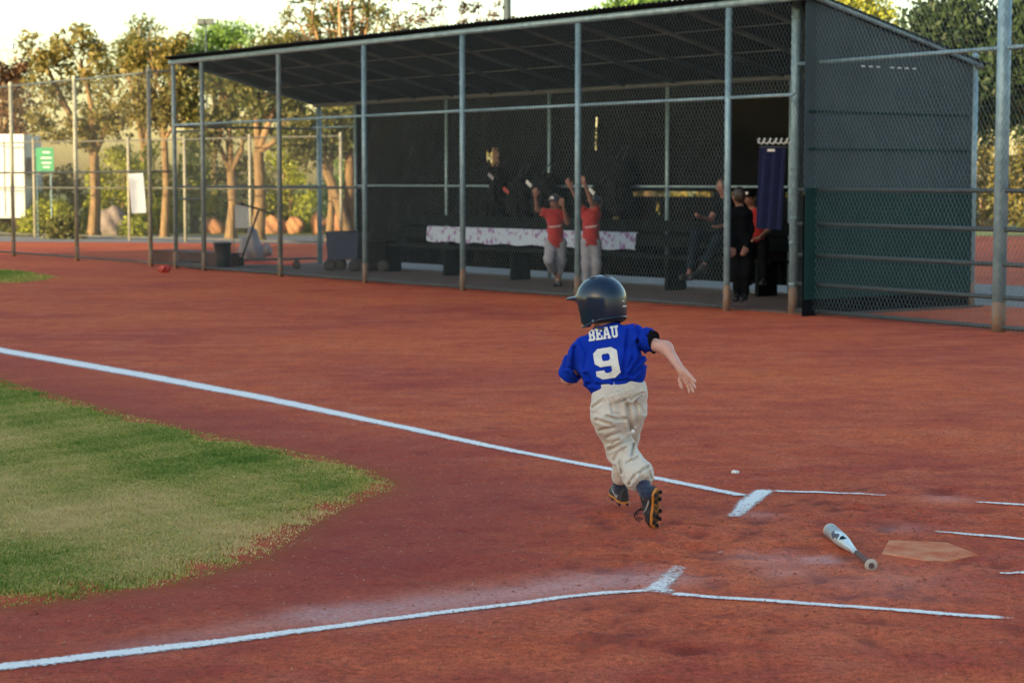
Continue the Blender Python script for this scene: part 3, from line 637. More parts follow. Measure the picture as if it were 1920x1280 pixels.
def tree(name, label, base, forkz, tr, lobes, ncl, nleaf, mat, cr=.36, size=.085, lean=0, group=None, bark='bark'):
    base = np.array(base, float); t = thing(name, label, 'tree', base, group); b = MB()
    fork = base+np.array([lean, 0, forkz]); b.tube([base-Z_*.05, base+(fork-base)*.08+Z_*0, base+(fork-base)*.5+np.array([.06, 0, 0]), fork], [tr*1.5, tr*1.12, tr*.9, tr*.85], 9)
    cl = []
    for c, r, wgt in lobes:
        c = base+np.array(c); pts = lobe_pts(c, r, max(3, int(ncl*wgt))); cl.append(pts)
        mid = fork+(c-fork)*.5+RNG.normal(0, .12, 3); b.tube([fork, mid, c], [tr*.62, tr*.42, tr*.22], 6)
        for q in pts[:max(3, len(pts)//4)]: b.tube([mid+(c-mid)*RNG.random(), (q+c)/2+RNG.normal(0, .1, 3), q], [tr*.2, tr*.12, tr*.04], 4, cap=False)
    b.build('trunk', M[bark], t, True); leaves('crown', np.concatenate(cl), nleaf, cr, size, LM[mat], t); return t
def at(px, py, dep): return P(px, py, dep)
def lob(base, lst, dep): # photo lobes (px, py, rx, ry) -> offsets from the base at the tree's own distance
    k = dep/F; out = []; tot = sum(l[2]*l[3] for l in lst)
    for x, y, rx, ry in lst: out.append((at(x, y, dep)-base, (rx*k, rx*k*.8, ry*k), rx*ry/tot))
    return out
def ptree(name, label, bx, by, forkpy, tr, lst, ncl, nleaf, mat, fx=None, **kw):
    base = G(bx, by); dep = base[1]; fk = at(fx or bx, forkpy, dep); return tree(name, label, base, fk[2], tr, lob(base, lst, dep), ncl, nleaf, mat, lean=fk[0]-base[0], **kw)
ptree('shade_tree', 'golden lit tree with forked trunk behind the left fence', 176, 443, 292, .17, [(150, 110, 80, 55), (95, 150, 45, 55), (215, 190, 55, 60), (120, 220, 60, 45), (170, 250, 70, 35), (70, 90, 30, 30)], 95, 6000, 'gold')
ptree('shade_tree', 'dark leafed slim tree just left of the dugout corner', 308, 447, 262, .11, [(280, 110, 50, 45), (300, 180, 45, 55), (250, 190, 35, 45), (330, 120, 30, 50), (320, 215, 40, 30)], 62, 4300, 'gold')
ptree('shade_tree', 'tree with orange lit trunk seen through the first dugout bay', 433, 447, 322, .15, [(400, 245, 60, 50), (460, 215, 60, 45), (350, 205, 40, 40), (420, 160, 70, 40)], 70, 4600, 'olive')
ptree('shade_tree', 'tree with pale splayed limbs behind the scooter', 484, 452, 285, .17, [(500, 190, 60, 45), (545, 225, 50, 50), (560, 150, 50, 40), (470, 130, 60, 40)], 70, 4600, 'olive')
ptree('shade_tree', 'leaning tree beyond the open back corner of the dugout', 655, 455, 300, .15, [(610, 250, 50, 45), (645, 215, 45, 40), (570, 270, 40, 40)], 70, 5000, 'olive', fx=605)
ptree('shade_tree', 'small forked tree between dugout corner and wagon', 618, 452, 300, .10, [(630, 240, 40, 40), (660, 260, 25, 40)], 40, 2600, 'gold')
ptree('shade_tree', 'brown edged tree at the left border of the picture', -20, 440, 300, .17, [(10, 160, 50, 50), (30, 210, 45, 45), (-30, 130, 50, 40), (20, 260, 40, 30), (40, 115, 25, 20)], 60, 3600, 'brown')
ptree('feathery_tree', 'fresh green feathery tree top above the dugout roof', 400, 410, 300, .2, [(390, 90, 55, 40), (440, 75, 40, 30), (355, 120, 40, 40), (430, 130, 60, 30)], 70, 6000, 'green', cr=.8, size=.10)
ptree('feathery_tree', 'olive tree top right of the green one above the roof', 535, 415, 280, .18, [(530, 85, 40, 28), (505, 100, 30, 30), (560, 110, 40, 30)], 45, 3600, 'olive', cr=.6, size=.10)
ptree('feathery_tree', 'dark brown tree top between golden tree and green tree', 270, 412, 280, .2, [(265, 75, 45, 35), (300, 95, 40, 35), (235, 110, 35, 40)], 50, 3000, 'olive', cr=.6, size=.1)
# the sparse tree above the roof: bare rising branches with small tufts
def sparse(label, px, py0, dep, span, top, nb, mat, tr):
    base = np.array([P(px, 400, dep)[0], dep, 0.]); t = thing('sparse_tree', label, 'tree', base); b = MB(); cl = []
    fk = at(px, py0+60, dep); b.tube([base, fk], [tr, tr*.7], 8)
    for k in range(nb):
        a = (k+.5)/nb*2-1+RNG.normal(0, .08); tip = at(px+a*span, top+abs(a)**1.6*70+RNG.uniform(-6, 26), dep+RNG.uniform(-1, 1)); mid = fk+(tip-fk)*.5+np.array([a*.35, RNG.normal(0, .3), -.25*abs(a)])
        b.tube([fk, mid, tip], [tr*.45, tr*.28, tr*.08], 5)
        for j in range(7):
            f = RNG.uniform(.35, 1); p = fk+(mid-fk)*min(1, f*2) if f < .5 else mid+(tip-mid)*(f*2-1); q = p+RNG.normal(0, .35, 3)+np.array([a*.3, 0, .35]); b.tube([p, (p+q)/2+RNG.normal(0, .05, 3), q], [tr*.12, tr*.09, tr*.04], 4, cap=False); cl.append(q)
    b.build('trunk', M['bark'], t, True); leaves('crown', cl, len(cl)*26, .22, .07, LM[mat], t)
sparse('thin branched tree with bare upswept limbs above the roof', 655, 70, 52, 105, -30, 15, 'olive', .16)
sparse('rusty ragged tree top above the middle of the roof', 832, 60, 55, 35, 18, 6, 'brown', .14)
sparse('small rusty tree top beside the lamp pole', 930, 60, 56, 14, 24, 3, 'brown', .12)
for i, (lb, px, dep, lst, mt) in enumerate((
    ('big dark green tree overhanging the top right corner', 2040, 36, [(1800, 60, 90, 50), (1880, 110, 80, 70), (1760, 40, 60, 35), (1850, 190, 60, 55), (1950, 60, 80, 80), (1780, 150, 40, 50)], 'dark'),
    ('dark tree filling the gap behind the backstop at right', 2060, 44, [(1880, 220, 60, 40), (1960, 180, 60, 60), (1820, 215, 40, 35)], 'dark'),
    ('yellow green tree top peeking above the dugout end', 1600, 62, [(1600, 10, 40, 25), (1640, 40, 40, 30), (1570, 60, 60, 40)], 'lime'),
    ('green tree top just above the roof over the red shirts', 1215, 64, [(1215, 10, 70, 18), (1180, 40, 80, 40)], 'green'))):
    base = np.array([P(px, 400, dep)[0], dep, 0.]); tree('leafy_tree', lb, base, at(px, 260, dep)[2], .2, lob(base, lst, dep), 150 if i < 2 else 60, 15000 if i == 0 else 5000, mt, cr=.5, size=.08 if i < 2 else .1)
def shrub(label, px, py, rx, ry, mat, n, cr=.35, size=.07, name='shrub', dep=None):
    base = G(px, py) if dep is None else np.array([P(px, py, dep)[0], dep, 0.]); dep = base[1]; k = dep/F; t = thing(name, label, 'shrub', base); h = ry*k
    cl = np.array([base+np.array([RNG.uniform(-1, 1)*rx*k, RNG.uniform(-.5, .5)*rx*k, 0]) for _ in range(max(12, n//70))]); fr = np.clip(1-((cl[:, 0]-base[0])/(rx*k))**2, .15, 1)
    cl[:, 2] = h*1.9*fr**.5*RNG.uniform(.08, 1, len(cl)); b = MB()
    for q in cl[:10]: b.tube([base+(q-base)*np.array([.4, .4, 0]), q*.5+base*.5+np.array([0, 0, .1]), q], [.04, .025, .01], 4)
    b.build('stem', M['bark'], t); leaves('foliage', cl, n, cr, size, LM[mat], t); return t
for lb, px, py, rx, ry, mt, n in (
    ('tall yellow green shrub left of the white board', 225, 428, 60, 85, 'lime', 5200), ('yellow green thicket behind the white board', 285, 426, 55, 85, 'lime', 4600),
    ('bright yellow shrub behind the narrow gate', 360, 425, 50, 90, 'lime', 4600), ('yellow green shrub behind the orange lit trunk', 455, 425, 60, 80, 'olive', 4600),
    ('bright lime shrub seen in the second dugout bay', 545, 425, 50, 92, 'lime', 5000), ('lime shrub behind the dugout corner post', 640, 424, 45, 70, 'green', 3600),
    ('rounded pale shrub between trailer and fence post', 95, 430, 45, 34, 'lime', 3000), ('low grey green shrub beside the path', 120, 436, 25, 18, 'olive', 1400),
    ('brownish bush below the green sign', 120, 424, 50, 62, 'gold', 3200), ('yellow shrub under the trailer end', 48, 428, 35, 60, 'lime', 2600),
    ('green shrub at the far left edge', -30, 428, 50, 60, 'olive', 2400), ('small spiky plant by the orange rocks', 250, 434, 14, 14, 'lime', 700)):
    shrub(lb, px, py+12, rx, ry, mt, n)
hd = [(820, 'dry golden hedge behind the left part of the screen'), (930, 'golden hedge glowing through the torn screen'), (1040, 'golden hedge behind the cheering boys'), (1150, 'golden hedge behind the hanging bags'), (1260, 'golden hedge behind the right bench end'), (1370, 'golden hedge behind the doorway post'), (1480, 'golden hedge behind the corner post'), (1600, 'golden hedge behind the end screen'), (1730, 'golden hedge left of the end post'), (1850, 'golden sunlit hedge seen past the dugout end'), (1960, 'golden hedge at the right border')]
for px, lb in hd: shrub(lb, px, 420, 75, 95, 'gold', 3000, .5, .12, 'hedge_shrub', 68)
# ------------------------------------------------------------------ boulders, trailer, signs, poles
def boulder(label, px, py, wpx, hpx, mat, seed, depth=.8):
    base = G(px, py); k = base[1]/F; rr = np.random.default_rng(seed); c = base+Z_*hpx*k*.42; r = np.array([wpx*k/2, wpx*k/2*depth, hpx*k*.58]); ph = rr.uniform(0, 6, 8)
    f = lambda p: ell(p, c, r) + .09*r[0]*np.sin(p[:, 0]*3/r[0]+ph[0])*np.sin(p[:, 2]*3/r[0]+ph[1]) + .05*r[0]*np.sin(p[:, 0]*7/r[0]+ph[2]+p[:, 2]*5/r[0])
    o = put('boulder', surf(f, c-r*1.35, c+r*1.35, max(r[0]/14, .03)), mat, None); return tag(o, label, 'boulder', 'boulders beyond the path')
boulder('large grey rounded boulder right of the golden tree', 210, 441, 62, 54, M['rockgrey'], 1)
boulder('low brown boulder below the white board', 262, 440, 44, 24, M['rockgrey'], 2)
boulder('orange boulder left of the scooter, in the first bay', 400, 438, 46, 30, M['rock'], 3)
boulder('wide orange boulder just right of the scooter handle', 512, 438, 52, 34, M['rock'], 4)
boulder('pale orange boulder in the middle of the second bay', 553, 438, 34, 32, M['rock'], 5)
boulder('tall orange boulder behind the dugout corner post', 597, 440, 28, 44, M['rock'], 6)
boulder('big sloping orange boulder between corner post and wagon', 640, 442, 56, 52, M['rock'], 7)
tb = G(8, 442); k = tb[1]/F
tr_ = thing('box_trailer', 'white box trailer on legs cut off by the left border', 'trailer', tb)
MB().box(tb+np.array([-.4, 1, 1.75]), (2.1, 2.2, 2.45)).build('body', M['trailer'], tr_)
MB().box(tb+np.array([.85, .6, 2.05]), (.36, .8, .5)).build('side_unit', pm('grey_unit', (.2, .2, .24), None, 4, .6), tr_)
for x, l in ((.45, .35), (-.9, -.2)): MB().tube([tb+np.array([x, .2, .0]), tb+np.array([x-l*.5, .2, .56])], .05, 8).build('leg', M['timber'], tr_)
for x in (-1.05, -.55, .05): MB().box(tb+np.array([x, -.115, 1.75]), (.03, .03, 2.35)).build('seam', M['white'], tr_)
gs_ = G(84, 446); sg = thing('green_sign', 'green sign with pale lettering behind the left fence', 'sign', gs_); dp = gs_[1]
c = at(84, 299, dp); MB().box(c, (.50, .03, .66)).build('panel', M['signgreen'], sg)
for dz, wd in ((.20, .2), (.04, .3), (-.10, .26), (-.22, .18)): MB().box(c+np.array([.05, -.02, dz]), (wd, .012, .035)).build('lettering', M['white_trim'], sg)
for x in (-.2, .2): MB().tube([gs_+np.array([x, .03, 0]), gs_+np.array([x, .03, c[2]])], .02, 6).build('leg', M['galv'], sg)
wb = D(spar(258), .06, 0); wbo = thing('white_board', 'blank white board hanging askew on the left fence', 'sign', wb)
q = []
for x, y in ((241, 326), (268, 325), (274, 399), (247, 400)): g_ = D(spar(x, -.07), -.07, 0); q.append(P(x, y, g_[1]))
MB().sheet(q, .012, V_).build('board', M['white'], wbo)
for p in q[:2]: MB().tube([p-Z_*.05, p+Z_*.06+V_*.05], .012, 6).build('hook', M['galv_dark'], wbo)
b2 = D(spar(455, DV), DV-.1, 0); b2 = P(454, 500, 38.2)*np.array([1, 1, 0]); wb2 = thing('white_board', 'small white board on a thin stake behind the scooter', 'sign', b2)
MB().box(at(454, 406, 38.2), (.27, .02, .44)).build('board', M['white'], wb2); MB().tube([b2+np.array([-.16, .02, 0]), b2+np.array([-.16, .02, 1.15])], .012, 6).build('stake', M['galv_dark'], wb2)
def pole(label, px, top, dep, r, head):
    b_ = np.array([P(px, 400, dep)[0], dep, 0.]); t = thing('lamp_pole', label, 'lamp pole', b_); h = at(px, top, dep)[2]
    MB().tube([b_, b_+Z_*h], [r*1.4, r], 8).build('pole', M['galv_dark'] if head != 'w' else M['trailer'], t, True)
    if head: 
        for sx in (-1, 1): MB().box(b_+np.array([sx*.16, 0, h+.02]), (.26, .35, .22)).build('lamp_head', M['galv_dark'] if head != 'w' else M['trailer'], t)
pole('dark lamp pole rising above the middle of the roof', 951, -60, 60, .11, 'd'); pole('floodlight pole above the green tree at left', 390, 42, 75, .03, 'd'); pole('pale lamp pole over the trees at far left', 17, 88, 75, .04, 'w')
# low timber box in the bullpen
MBx = MB().box(D(spar(285), .9, .12), (2.6, .5, .24), AXD); tbx = thing('timber_planter', 'low dark timber box behind the last fence post', 'box', D(spar(285), .9, 0))
MBx.build('box', M['timber'], tbx); MB().box(D(spar(285), .9, .255), (2.66, .56, .03), AXD).build('rim', M['timber'], tbx)
rp = G(308, 511); rd = thing('crumpled_cloth', 'small crumpled red item lying on the dirt by the gate', 'cloth', rp)
ph = RNG.uniform(0, 6, 4); put('fabric', surf(lambda p: ell(p, rp+Z_*.06, (.10, .09, .07))+.018*np.sin(p[:, 0]*70+ph[0])*np.sin(p[:, 2]*60+ph[1])+.012*np.sin(p[:, 1]*90), rp-.15, rp+.17, .012), M['redpaint'], rd)
# ------------------------------------------------------------------ the running boy
DR = 9.15
def B(px, py, off=0.0): return P(px, py, DR+off)
fwd = np.array([-.588, .809, 0]); back = -fwd
boy = thing('person', 'running boy in blue number 9 jersey, cream trousers and black batting helmet', 'person', G(1195, 985))
def crease(p, k, d1, d2, ph=0, m=9., sharp=7):
    a = p @ np.asarray(d1)*k; b = p @ np.asarray(d2)*m; return np.exp(-sharp*np.sin(a+.8*np.sin(b*1.3+ph)+ph)**2)*np.clip(.15+.85*np.sin(b+ph*2.1+.5*np.sin(a*.6)), 0, 1)
def folds(p, lines, ymax):
    # cloth folds: a narrow valley with a soft ridge on both sides along each drawn crease, on the back of the figure
    q = p-CP; fw = q[:, 1]*math.cos(TH)-q[:, 2]*math.sin(TH); X = 960+F*q[:, 0]/fw; Y = 640-F*(q[:, 1]*math.sin(TH)+q[:, 2]*math.cos(TH))/fw
    near = np.clip((ymax-p[:, 1])/.03, 0, 1); out = np.zeros(len(p))
    for pts, a, w_ in lines:
        d = np.min([segd(X, Y, pts[i], pts[i+1]) for i in range(len(pts)-1)], 0)
        out += a*np.exp(-(d/w_)**2)-.55*a*np.exp(-((d-2.3*w_)/(1.2*w_))**2)
    return out*near
TROUSER_FOLDS = [([(1138, 781), (1155, 786), (1176, 785)], .011, 2.6), ([(1119, 787), (1145, 796)], .009, 2.6), ([(1177, 760), (1181, 785), (1184, 806)], .016, 3.2), ([(1139, 819), (1162, 811)], .009, 2.6), ([(1142, 843), (1165, 832), (1186, 817)], .012, 2.8),
    ([(1152, 862), (1165, 842)], .010, 2.8), ([(1166, 886), (1162, 860), (1171, 840)], .010, 2.6), ([(1180, 906), (1190, 891), (1216, 874)], .010, 2.6), ([(1188, 833), (1185, 853)], .013, 2.2), ([(1184, 748), (1206, 737)], .008, 2.2),
    ([(1112, 763), (1131, 750)], .007, 2.4), ([(1161, 737), (1175, 758)], .009, 2.6), ([(1221, 897), (1214, 876)], .007, 2.0), ([(1206, 906), (1200, 886)], .008, 2.0), ([(1191, 913), (1188, 893)], .007, 2.0), ([(1125, 806), (1150, 801)], .008, 2.4),
    ([(1145, 759), (1150, 774), (1163, 780)], .007, 2.6), ([(1192, 757), (1197, 780), (1190, 797)], .009, 2.6), ([(1175, 868), (1196, 856)], .007, 2.2), ([(1148, 832), (1160, 824)], .007, 2.0), ([(1200, 760), (1208, 775)], .006, 2.0)]
JERSEY_FOLDS = [([(1178, 620), (1173, 669), (1168, 703)], .010, 3.0), ([(1195, 640), (1205, 665), (1182, 703)], .010, 3.0), ([(1211, 680), (1188, 704)], .009, 2.6), ([(1078, 652), (1076, 690), (1091, 716)], .012, 3.2), ([(1101, 719), (1140, 723)], .007, 2.6),
    ([(1064, 662), (1060, 690)], .006, 2.4), ([(1090, 640), (1100, 660), (1096, 690)], .007, 3.0), ([(1190, 612), (1200, 625), (1196, 640)], .009, 2.6), ([(1098, 700), (1112, 716)], .008, 2.6), ([(1150, 716), (1175, 712)], .006, 2.4), ([(1186, 672), (1176, 692)], .007, 2.4), ([(1205, 612), (1212, 630)], .006, 2.2), ([(1066, 690), (1080, 700)], .007, 2.2)]
def wr3(p, k, d1, d2, ph=0): # folded cloth: rounded ridges with sharper valleys
    a = p @ np.asarray(d1)*k; b = p @ np.asarray(d2)*k; return np.abs(np.sin(a*.5+.9*np.sin(b*.45+ph)+ph))**.7-.6
# body under the clothes
nk, hd_ = B(1136, 618, .09), B(1127, 566, .13)
shl, shr = B(1092, 655, .10), B(1190, 636, .03); ell_, elr = B(1066, 708, .17), B(1249, 652, -.09); wrl, wrr = B(1088, 695, .33), B(1276, 692, -.17)
hl, hr_ = B(1140, 752, .0), B(1186, 745, .02); kl_, kr = B(1163, 846, .05), B(1176, 818, .24); al, ar = B(1205, 905, -.13), B(1162, 897, .30)
bd = [(nk+(0, 0, -.02), hd_, .042, .05), (shl+fwd*.02, shr+fwd*.02, .036, .036), ((shl+shr)/2+fwd*.03, (hl+hr_)/2+fwd*.02, .058, .06), (hl, hr_, .055, .055), (shl, ell_, .042, .033), (ell_, wrl, .032, .024), (shr, elr, .037, .0275), (elr, wrr, .028, .019),
      (hl, kl_, .065, .045), (kl_, al, .043, .027), (hr_, kr, .065, .045), (kr, ar, .043, .027)]
hf = np.array([-.68, .73, -.1]); hf /= np.linalg.norm(hf); hx = np.cross(hf, Z_); hx /= np.linalg.norm(hx); hz = np.cross(hx, hf); HA = np.array([hx, hf, hz])
def body_f(p):
    d = smu([rc(p, *s_) for s_ in bd], .025)
    d = smin(d, ell(p, hd_, (.078, .098, .108), HA), .02)
    d = smin(d, rc(p, hd_+hf*.055-hz*.06, hd_+hf*.075-hz*.065, .035, .03), .03)          # jaw
    d = smin(d, rc(p, hd_+hf*.092+hz*.0, hd_+hf*.108-hz*.028, .008, .012), .012)          # nose
    for sx in (-1, 1): d = smin(d, ell(p, hd_+hx*sx*.08-hz*.01, (.012, .02, .03), HA), .008)
    return d
allj = [nk, hd_+hz*.12, hd_+hf*.12, shl, shr, ell_, elr, wrl, wrr, hl, hr_, kl_, kr, al, ar]
parts = [surf_auto(body_f, allj, .1, .010)]
ax_ = wrr-elr; ax_ /= np.linalg.norm(ax_)
fdir = B(1303, 727, -.21)-wrr; fdir /= np.linalg.norm(fdir); pn = np.array([-.35, -.75, -.55]); pn -= fdir*(pn @ fdir); pn /= np.linalg.norm(pn); ts = np.cross(fdir, pn); ts = ts if ts[0] < 0 else -ts
hs = hand_segs(wrr+ax_*.002, fdir, ts, pn, .122, .14, .34, 1.1)+[(elr+(wrr-elr)*.6, wrr, .0205, .0185), (wrr, wrr+fdir*.02, .0185, .0175)]
parts.append(surf_auto(lambda p: smu([rc(p, *s_) for s_ in hs], .005), [s_[i] for s_ in hs for i in (0, 1)], .03, .0032))
h2 = hand_segs(wrl, fwd+Z_*.5, -V_, Z_*-.3+V_, .12, .9); parts.append(surf_auto(lambda p: smu([rc(p, *s_) for s_ in h2], .006), [s_[i] for s_ in h2 for i in (0, 1)], .03, .005))
put('body', parts, M['skin'], boy)
for sx in (-1, 1):
    e = hd_+hf*.094+hx*sx*.031+hz*.008; put('eye', surf(lambda p: ell(p, e, (.012, .008, .008), HA), e-.02, e+.02, .003), M['white_trim'], boy)
mo = hd_+hf*.098-hz*.055; put('mouth', surf(lambda p: ell(p, mo, (.022, .008, .007), HA), mo-.03, mo+.03, .003), pm('lips', (.4, .13, .11)), boy)
# jersey
def jersey_mat():
    m, n, b = base_mat('royal_blue_jersey'); L = n.links.new; b.inputs['Roughness'].default_value = .8; b.inputs['Specular IOR Level'].default_value = .12
    tc = nd(n, 'ShaderNodeTexCoord'); z = nd(n, 'ShaderNodeTexNoise'); z.inputs['Scale'].default_value = 14; L(tc.outputs['Object'], z.inputs[0]); r = nd(n, 'ShaderNodeValToRGB'); e = r.color_ramp.elements
    e[0].color = (.002, .026, .33, 1); e[1].color = (.003, .036, .42, 1); L(z.outputs[0], r.inputs[0]); L(r.outputs[0], b.inputs['Base Color'])
    z2 = nd(n, 'ShaderNodeTexNoise'); z2.inputs['Scale'].default_value = 420; L(tc.outputs['Object'], z2.inputs[0]); bp = nd(n, 'ShaderNodeBump'); bp.inputs['Strength'].default_value = .25; bp.inputs['Distance'].default_value = .002; L(z2.outputs[0], bp.inputs['Height']); L(bp.outputs[0], b.inputs['Normal']); return m
M['jersey'] = jersey_mat()
slv_r0, slv_r1 = B(1182, 632, .03), B(1224, 637, -.035); slv_l0, slv_l1 = B(1092, 660, .09), B(1066, 703, .17)
def cutd(p, o, n): return (p-o) @ (n/np.linalg.norm(n))
def jersey_f(p):
    t = [rc(p, B(1102, 655, .08), B(1182, 634, .02), .064, .062), rc(p, B(1118, 690, .05), B(1178, 676, 0), .084, .078), rc(p, B(1127, 712, .02), B(1183, 701, 0), .070, .068), rc(p, B(1133, 730, .01), B(1182, 716, 0), .050, .044),
         rc(p, B(1128, 628, .09), B(1150, 622, .07), .05, .045)]
    d = smu(t, .045)
    tw = .007*crease(p, 42, (.75, .2, .62), (-.4, .3, .8), .6, 14)+.009*crease(p, 38, (.9, .1, -.42), (.3, .2, .9), 2.0, 16)+.004*crease(p, 75, (.5, .3, .8), (.8, .1, -.5), .2, 22)
    low = np.clip((B(1150, 650, 0)[2]-p[:, 2])/.13, 0, 1); rgt = np.clip((p[:, 0]-B(1150, 650)[0])/.07, 0, 1)
    d = d + .4*tw*(.35+.6*low+.6*rgt)
    ra = np.clip(((p-slv_r0) @ (slv_r1-slv_r0))/((slv_r1-slv_r0) @ (slv_r1-slv_r0)), 0, 1)
    sr2 = np.maximum(rc(p, slv_r0, slv_r1+(slv_r1-slv_r0)*.8, .052, .062)-.004*np.sin(70*(p @ np.array([.3, .8, .5])))*ra, cutd(p, slv_r1, slv_r1-slv_r0+np.array([0, .0, .035])))
    sr2 = np.maximum(sr2, -np.maximum(rc(p, slv_r1-(slv_r1-slv_r0)*.55, slv_r1+(slv_r1-slv_r0)*1., .036, .056), -cutd(p, slv_r0+(slv_r1-slv_r0)*.5, slv_r1-slv_r0)))
    sl2 = np.maximum(rc(p, slv_l0, slv_l1+(slv_l1-slv_l0)*.6, .056, .06)-.004*np.sin(60*(p @ np.array([.6, .3, .7]))), cutd(p, slv_l1, slv_l1-slv_l0))
    sl2 = np.maximum(sl2, -rc(p, slv_l1-(slv_l1-slv_l0)*.4, slv_l1+(slv_l1-slv_l0), .04, .054))
    return smin(smin(d, sr2, .022), sl2, .03)+folds(p, JERSEY_FOLDS, DR+.16)
jv = surf_auto(jersey_f, [B(1050, 712, .17), B(1228, 620, -.05), B(1150, 735, 0), B(1150, 612, .1), B(1200, 690, -.05)], .09, .0048)
jer = put('jersey', jv, M['jersey'], boy)
sm_ = jer.modifiers.new('smooth', 'SMOOTH'); sm_.iterations = 1; sm_.factor = .5
us0, us1 = slv_r0+(slv_r1-slv_r0)*.3, slv_r1+(elr-slv_r1)*.16
put('undersleeve_shade', surf_auto(lambda p: np.minimum(np.maximum(rc(p, us0, us1+(us1-us0)*.2, .047, .047), cutd(p, us1, us1-us0)), rc(p, slv_r1+np.array([-.008, 0, -.035]), slv_r1+np.array([.004, -.01, -.052]), .018, .012)), [us0, us1], .09, .005), M['darkcloth'], jer)  # black inner cloth also puts the right sleeve's shadow into its colour
cr_ = B(1137, 614, .085); MB().tube([cr_+np.array([.052*math.cos(t), .055*math.sin(t), .006*math.sin(t)]) for t in np.linspace(0, 2*math.pi, 25)], .008, 6, cap=False).build('collar', M['navy'], jer, True)
# lettering laid on the cloth
BV = BVHTree.FromPolygons([Vector(v) for v in jv[0]], [tuple(int(i) for i in f) for f in jv[1]])
def pip(x, y, poly):
    return inpoly(x, y, poly)
def glyph(outer, holes, wd, hg, org, ex, ey, res=44):
    # cells inside the outline, carried by an affine map to the photo and dropped onto the jersey
    ny_ = res; nx__ = int(res*wd/hg)+1; X, Y = np.meshgrid((np.arange(nx__)+.5)*hg/res, (np.arange(ny_)+.5)*hg/res, indexing='ij')
    k = pip(X, Y, outer)
    for h_ in holes: k &= ~pip(X, Y, h_)
    vid = {}; V = []; Fc = []
    def vert(i, j):
        if (i, j) not in vid:
            x, y = i*hg/res, j*hg/res; px = org[0]+ex[0]*x+ey[0]*y; py = org[1]+ex[1]*x+ey[1]*y
            d = Vector(ray(px, py)); d.normalize(); h_, n_, _, _ = BV.ray_cast(Vector(CP), d)
            if h_ is None: return None
            if n_.dot(d) > 0: n_ = -n_
            vid[(i, j)] = len(V); V.append(np.array(h_ + n_*.0028 - d*.002))
        return vid[(i, j)]
    for i, j in zip(*np.nonzero(k)):
        q = [vert(i, j), vert(i+1, j), vert(i+1, j+1), vert(i, j+1)]
        if None not in q: Fc.append(q)
    return np.array(V), np.array(Fc)
M['ink'] = pm('white_jersey_print', (.72, .74, .70), (.62, .64, .61), 30, .8)
n9 = [(0, .87), (.17, 1), (.63, 1), (.8, .87), (.8, .14), (.62, 0), (.18, 0), (0, .13), (0, .28), (.28, .28), (.28, .24), (.33, .20), (.48, .20), (.53, .24), (.53, .40), (.18, .40), (0, .53)]
n9h = [(.27, .62), (.27, .77), (.32, .81), (.48, .81), (.53, .77), (.53, .62), (.48, .58), (.32, .58)]
put('number', glyph(n9, [n9h], .8, 1, (1120.5, 713), (55, -9), (-9.5, -57), 52), M['ink'], jer)
SB = {'B': ([(0, 0), (.62, 0), (.78, .12), (.78, .4), (.68, .5), (.78, .6), (.78, .88), (.62, 1), (0, 1), (0, .82), (.12, .82), (.12, .18), (0, .18)], [[(.36, .19), (.54, .19), (.54, .42), (.36, .42)], [(.36, .59), (.54, .59), (.54, .81), (.36, .81)]]),
      'E': ([(0, 0), (.78, 0), (.78, .34), (.62, .34), (.62, .19), (.36, .19), (.36, .42), (.46, .42), (.46, .34), (.58, .34), (.58, .68), (.46, .68), (.46, .60), (.36, .60), (.36, .81), (.62, .81), (.62, .68), (.78, .68), (.78, 1), (0, 1), (0, .82), (.12, .82), (.12, .18), (0, .18)], []),
      'A': ([(0, 0), (.36, 0), (.36, .17), (.31, .17), (.34, .30), (.56, .30), (.59, .17), (.54, .17), (.54, 0), (.92, 0), (.92, .17), (.83, .17), (.64, 1), (.27, 1), (.09, .17), (0, .17)], [[(.38, .46), (.52, .46), (.45, .80)]]),
      'U': ([(.12, .16), (.28, 0), (.62, 0), (.78, .16), (.78, .82), (.9, .82), (.9, 1), (.46, 1), (.46, .82), (.55, .82), (.55, .24), (.5, .18), (.4, .18), (.35, .24), (.35, .82), (.44, .82), (.44, 1), (0, 1), (0, .82), (.12, .82)], [])}
x0 = 0.0
for ch, adv in zip('BEAU', (.84, .83, .92, .9)):
    oc, hc2 = SB[ch]; ex = np.array([16.2, -2.5]); ey = np.array([-3.0, -21.5]); ogn = np.array([1104.5, 640.5])+ex*x0
    put('letter', glyph(oc, hc2, .95, 1, ogn, ex, ey, 34), M['ink'], jer); x0 += adv
# trousers
M['trousers'] = pm('cream_trousers', (.62, .59, .52), (.56, .53, .46), 9, .85, .25, 300, sheen=.2, spec=.2, bdist=.002)
def cloth_folds(m, layers):
    # relief of creased cloth: ridged noise drawn out along the fall of the folds
    n = m.node_tree; b = n.nodes['Principled BSDF']; L = n.links.new; tc = nd(n, 'ShaderNodeTexCoord'); prev = b.inputs['Normal'].links[0].from_socket if b.inputs['Normal'].links else None
    for rot, stretch, sc_2, dist, strg in layers:
        mp = nd(n, 'ShaderNodeMapping'); mp.inputs['Rotation'].default_value = rot; mp.inputs['Scale'].default_value = stretch; L(tc.outputs['Object'], mp.inputs[0])
        z = nd(n, 'ShaderNodeTexNoise', noise_type='RIDGED_MULTIFRACTAL'); z.inputs['Scale'].default_value = sc_2; z.inputs['Detail'].default_value = 1.5; z.inputs['Distortion'].default_value = .5; L(mp.outputs[0], z.inputs['Vector'])
        bp = nd(n, 'ShaderNodeBump'); bp.inputs['Strength'].default_value = strg; bp.inputs['Distance'].default_value = dist; L(z.outputs[0], bp.inputs['Height'])
        if prev is not None: L(prev, bp.inputs['Normal'])
        prev = bp.outputs[0]
    L(prev, b.inputs['Normal'])
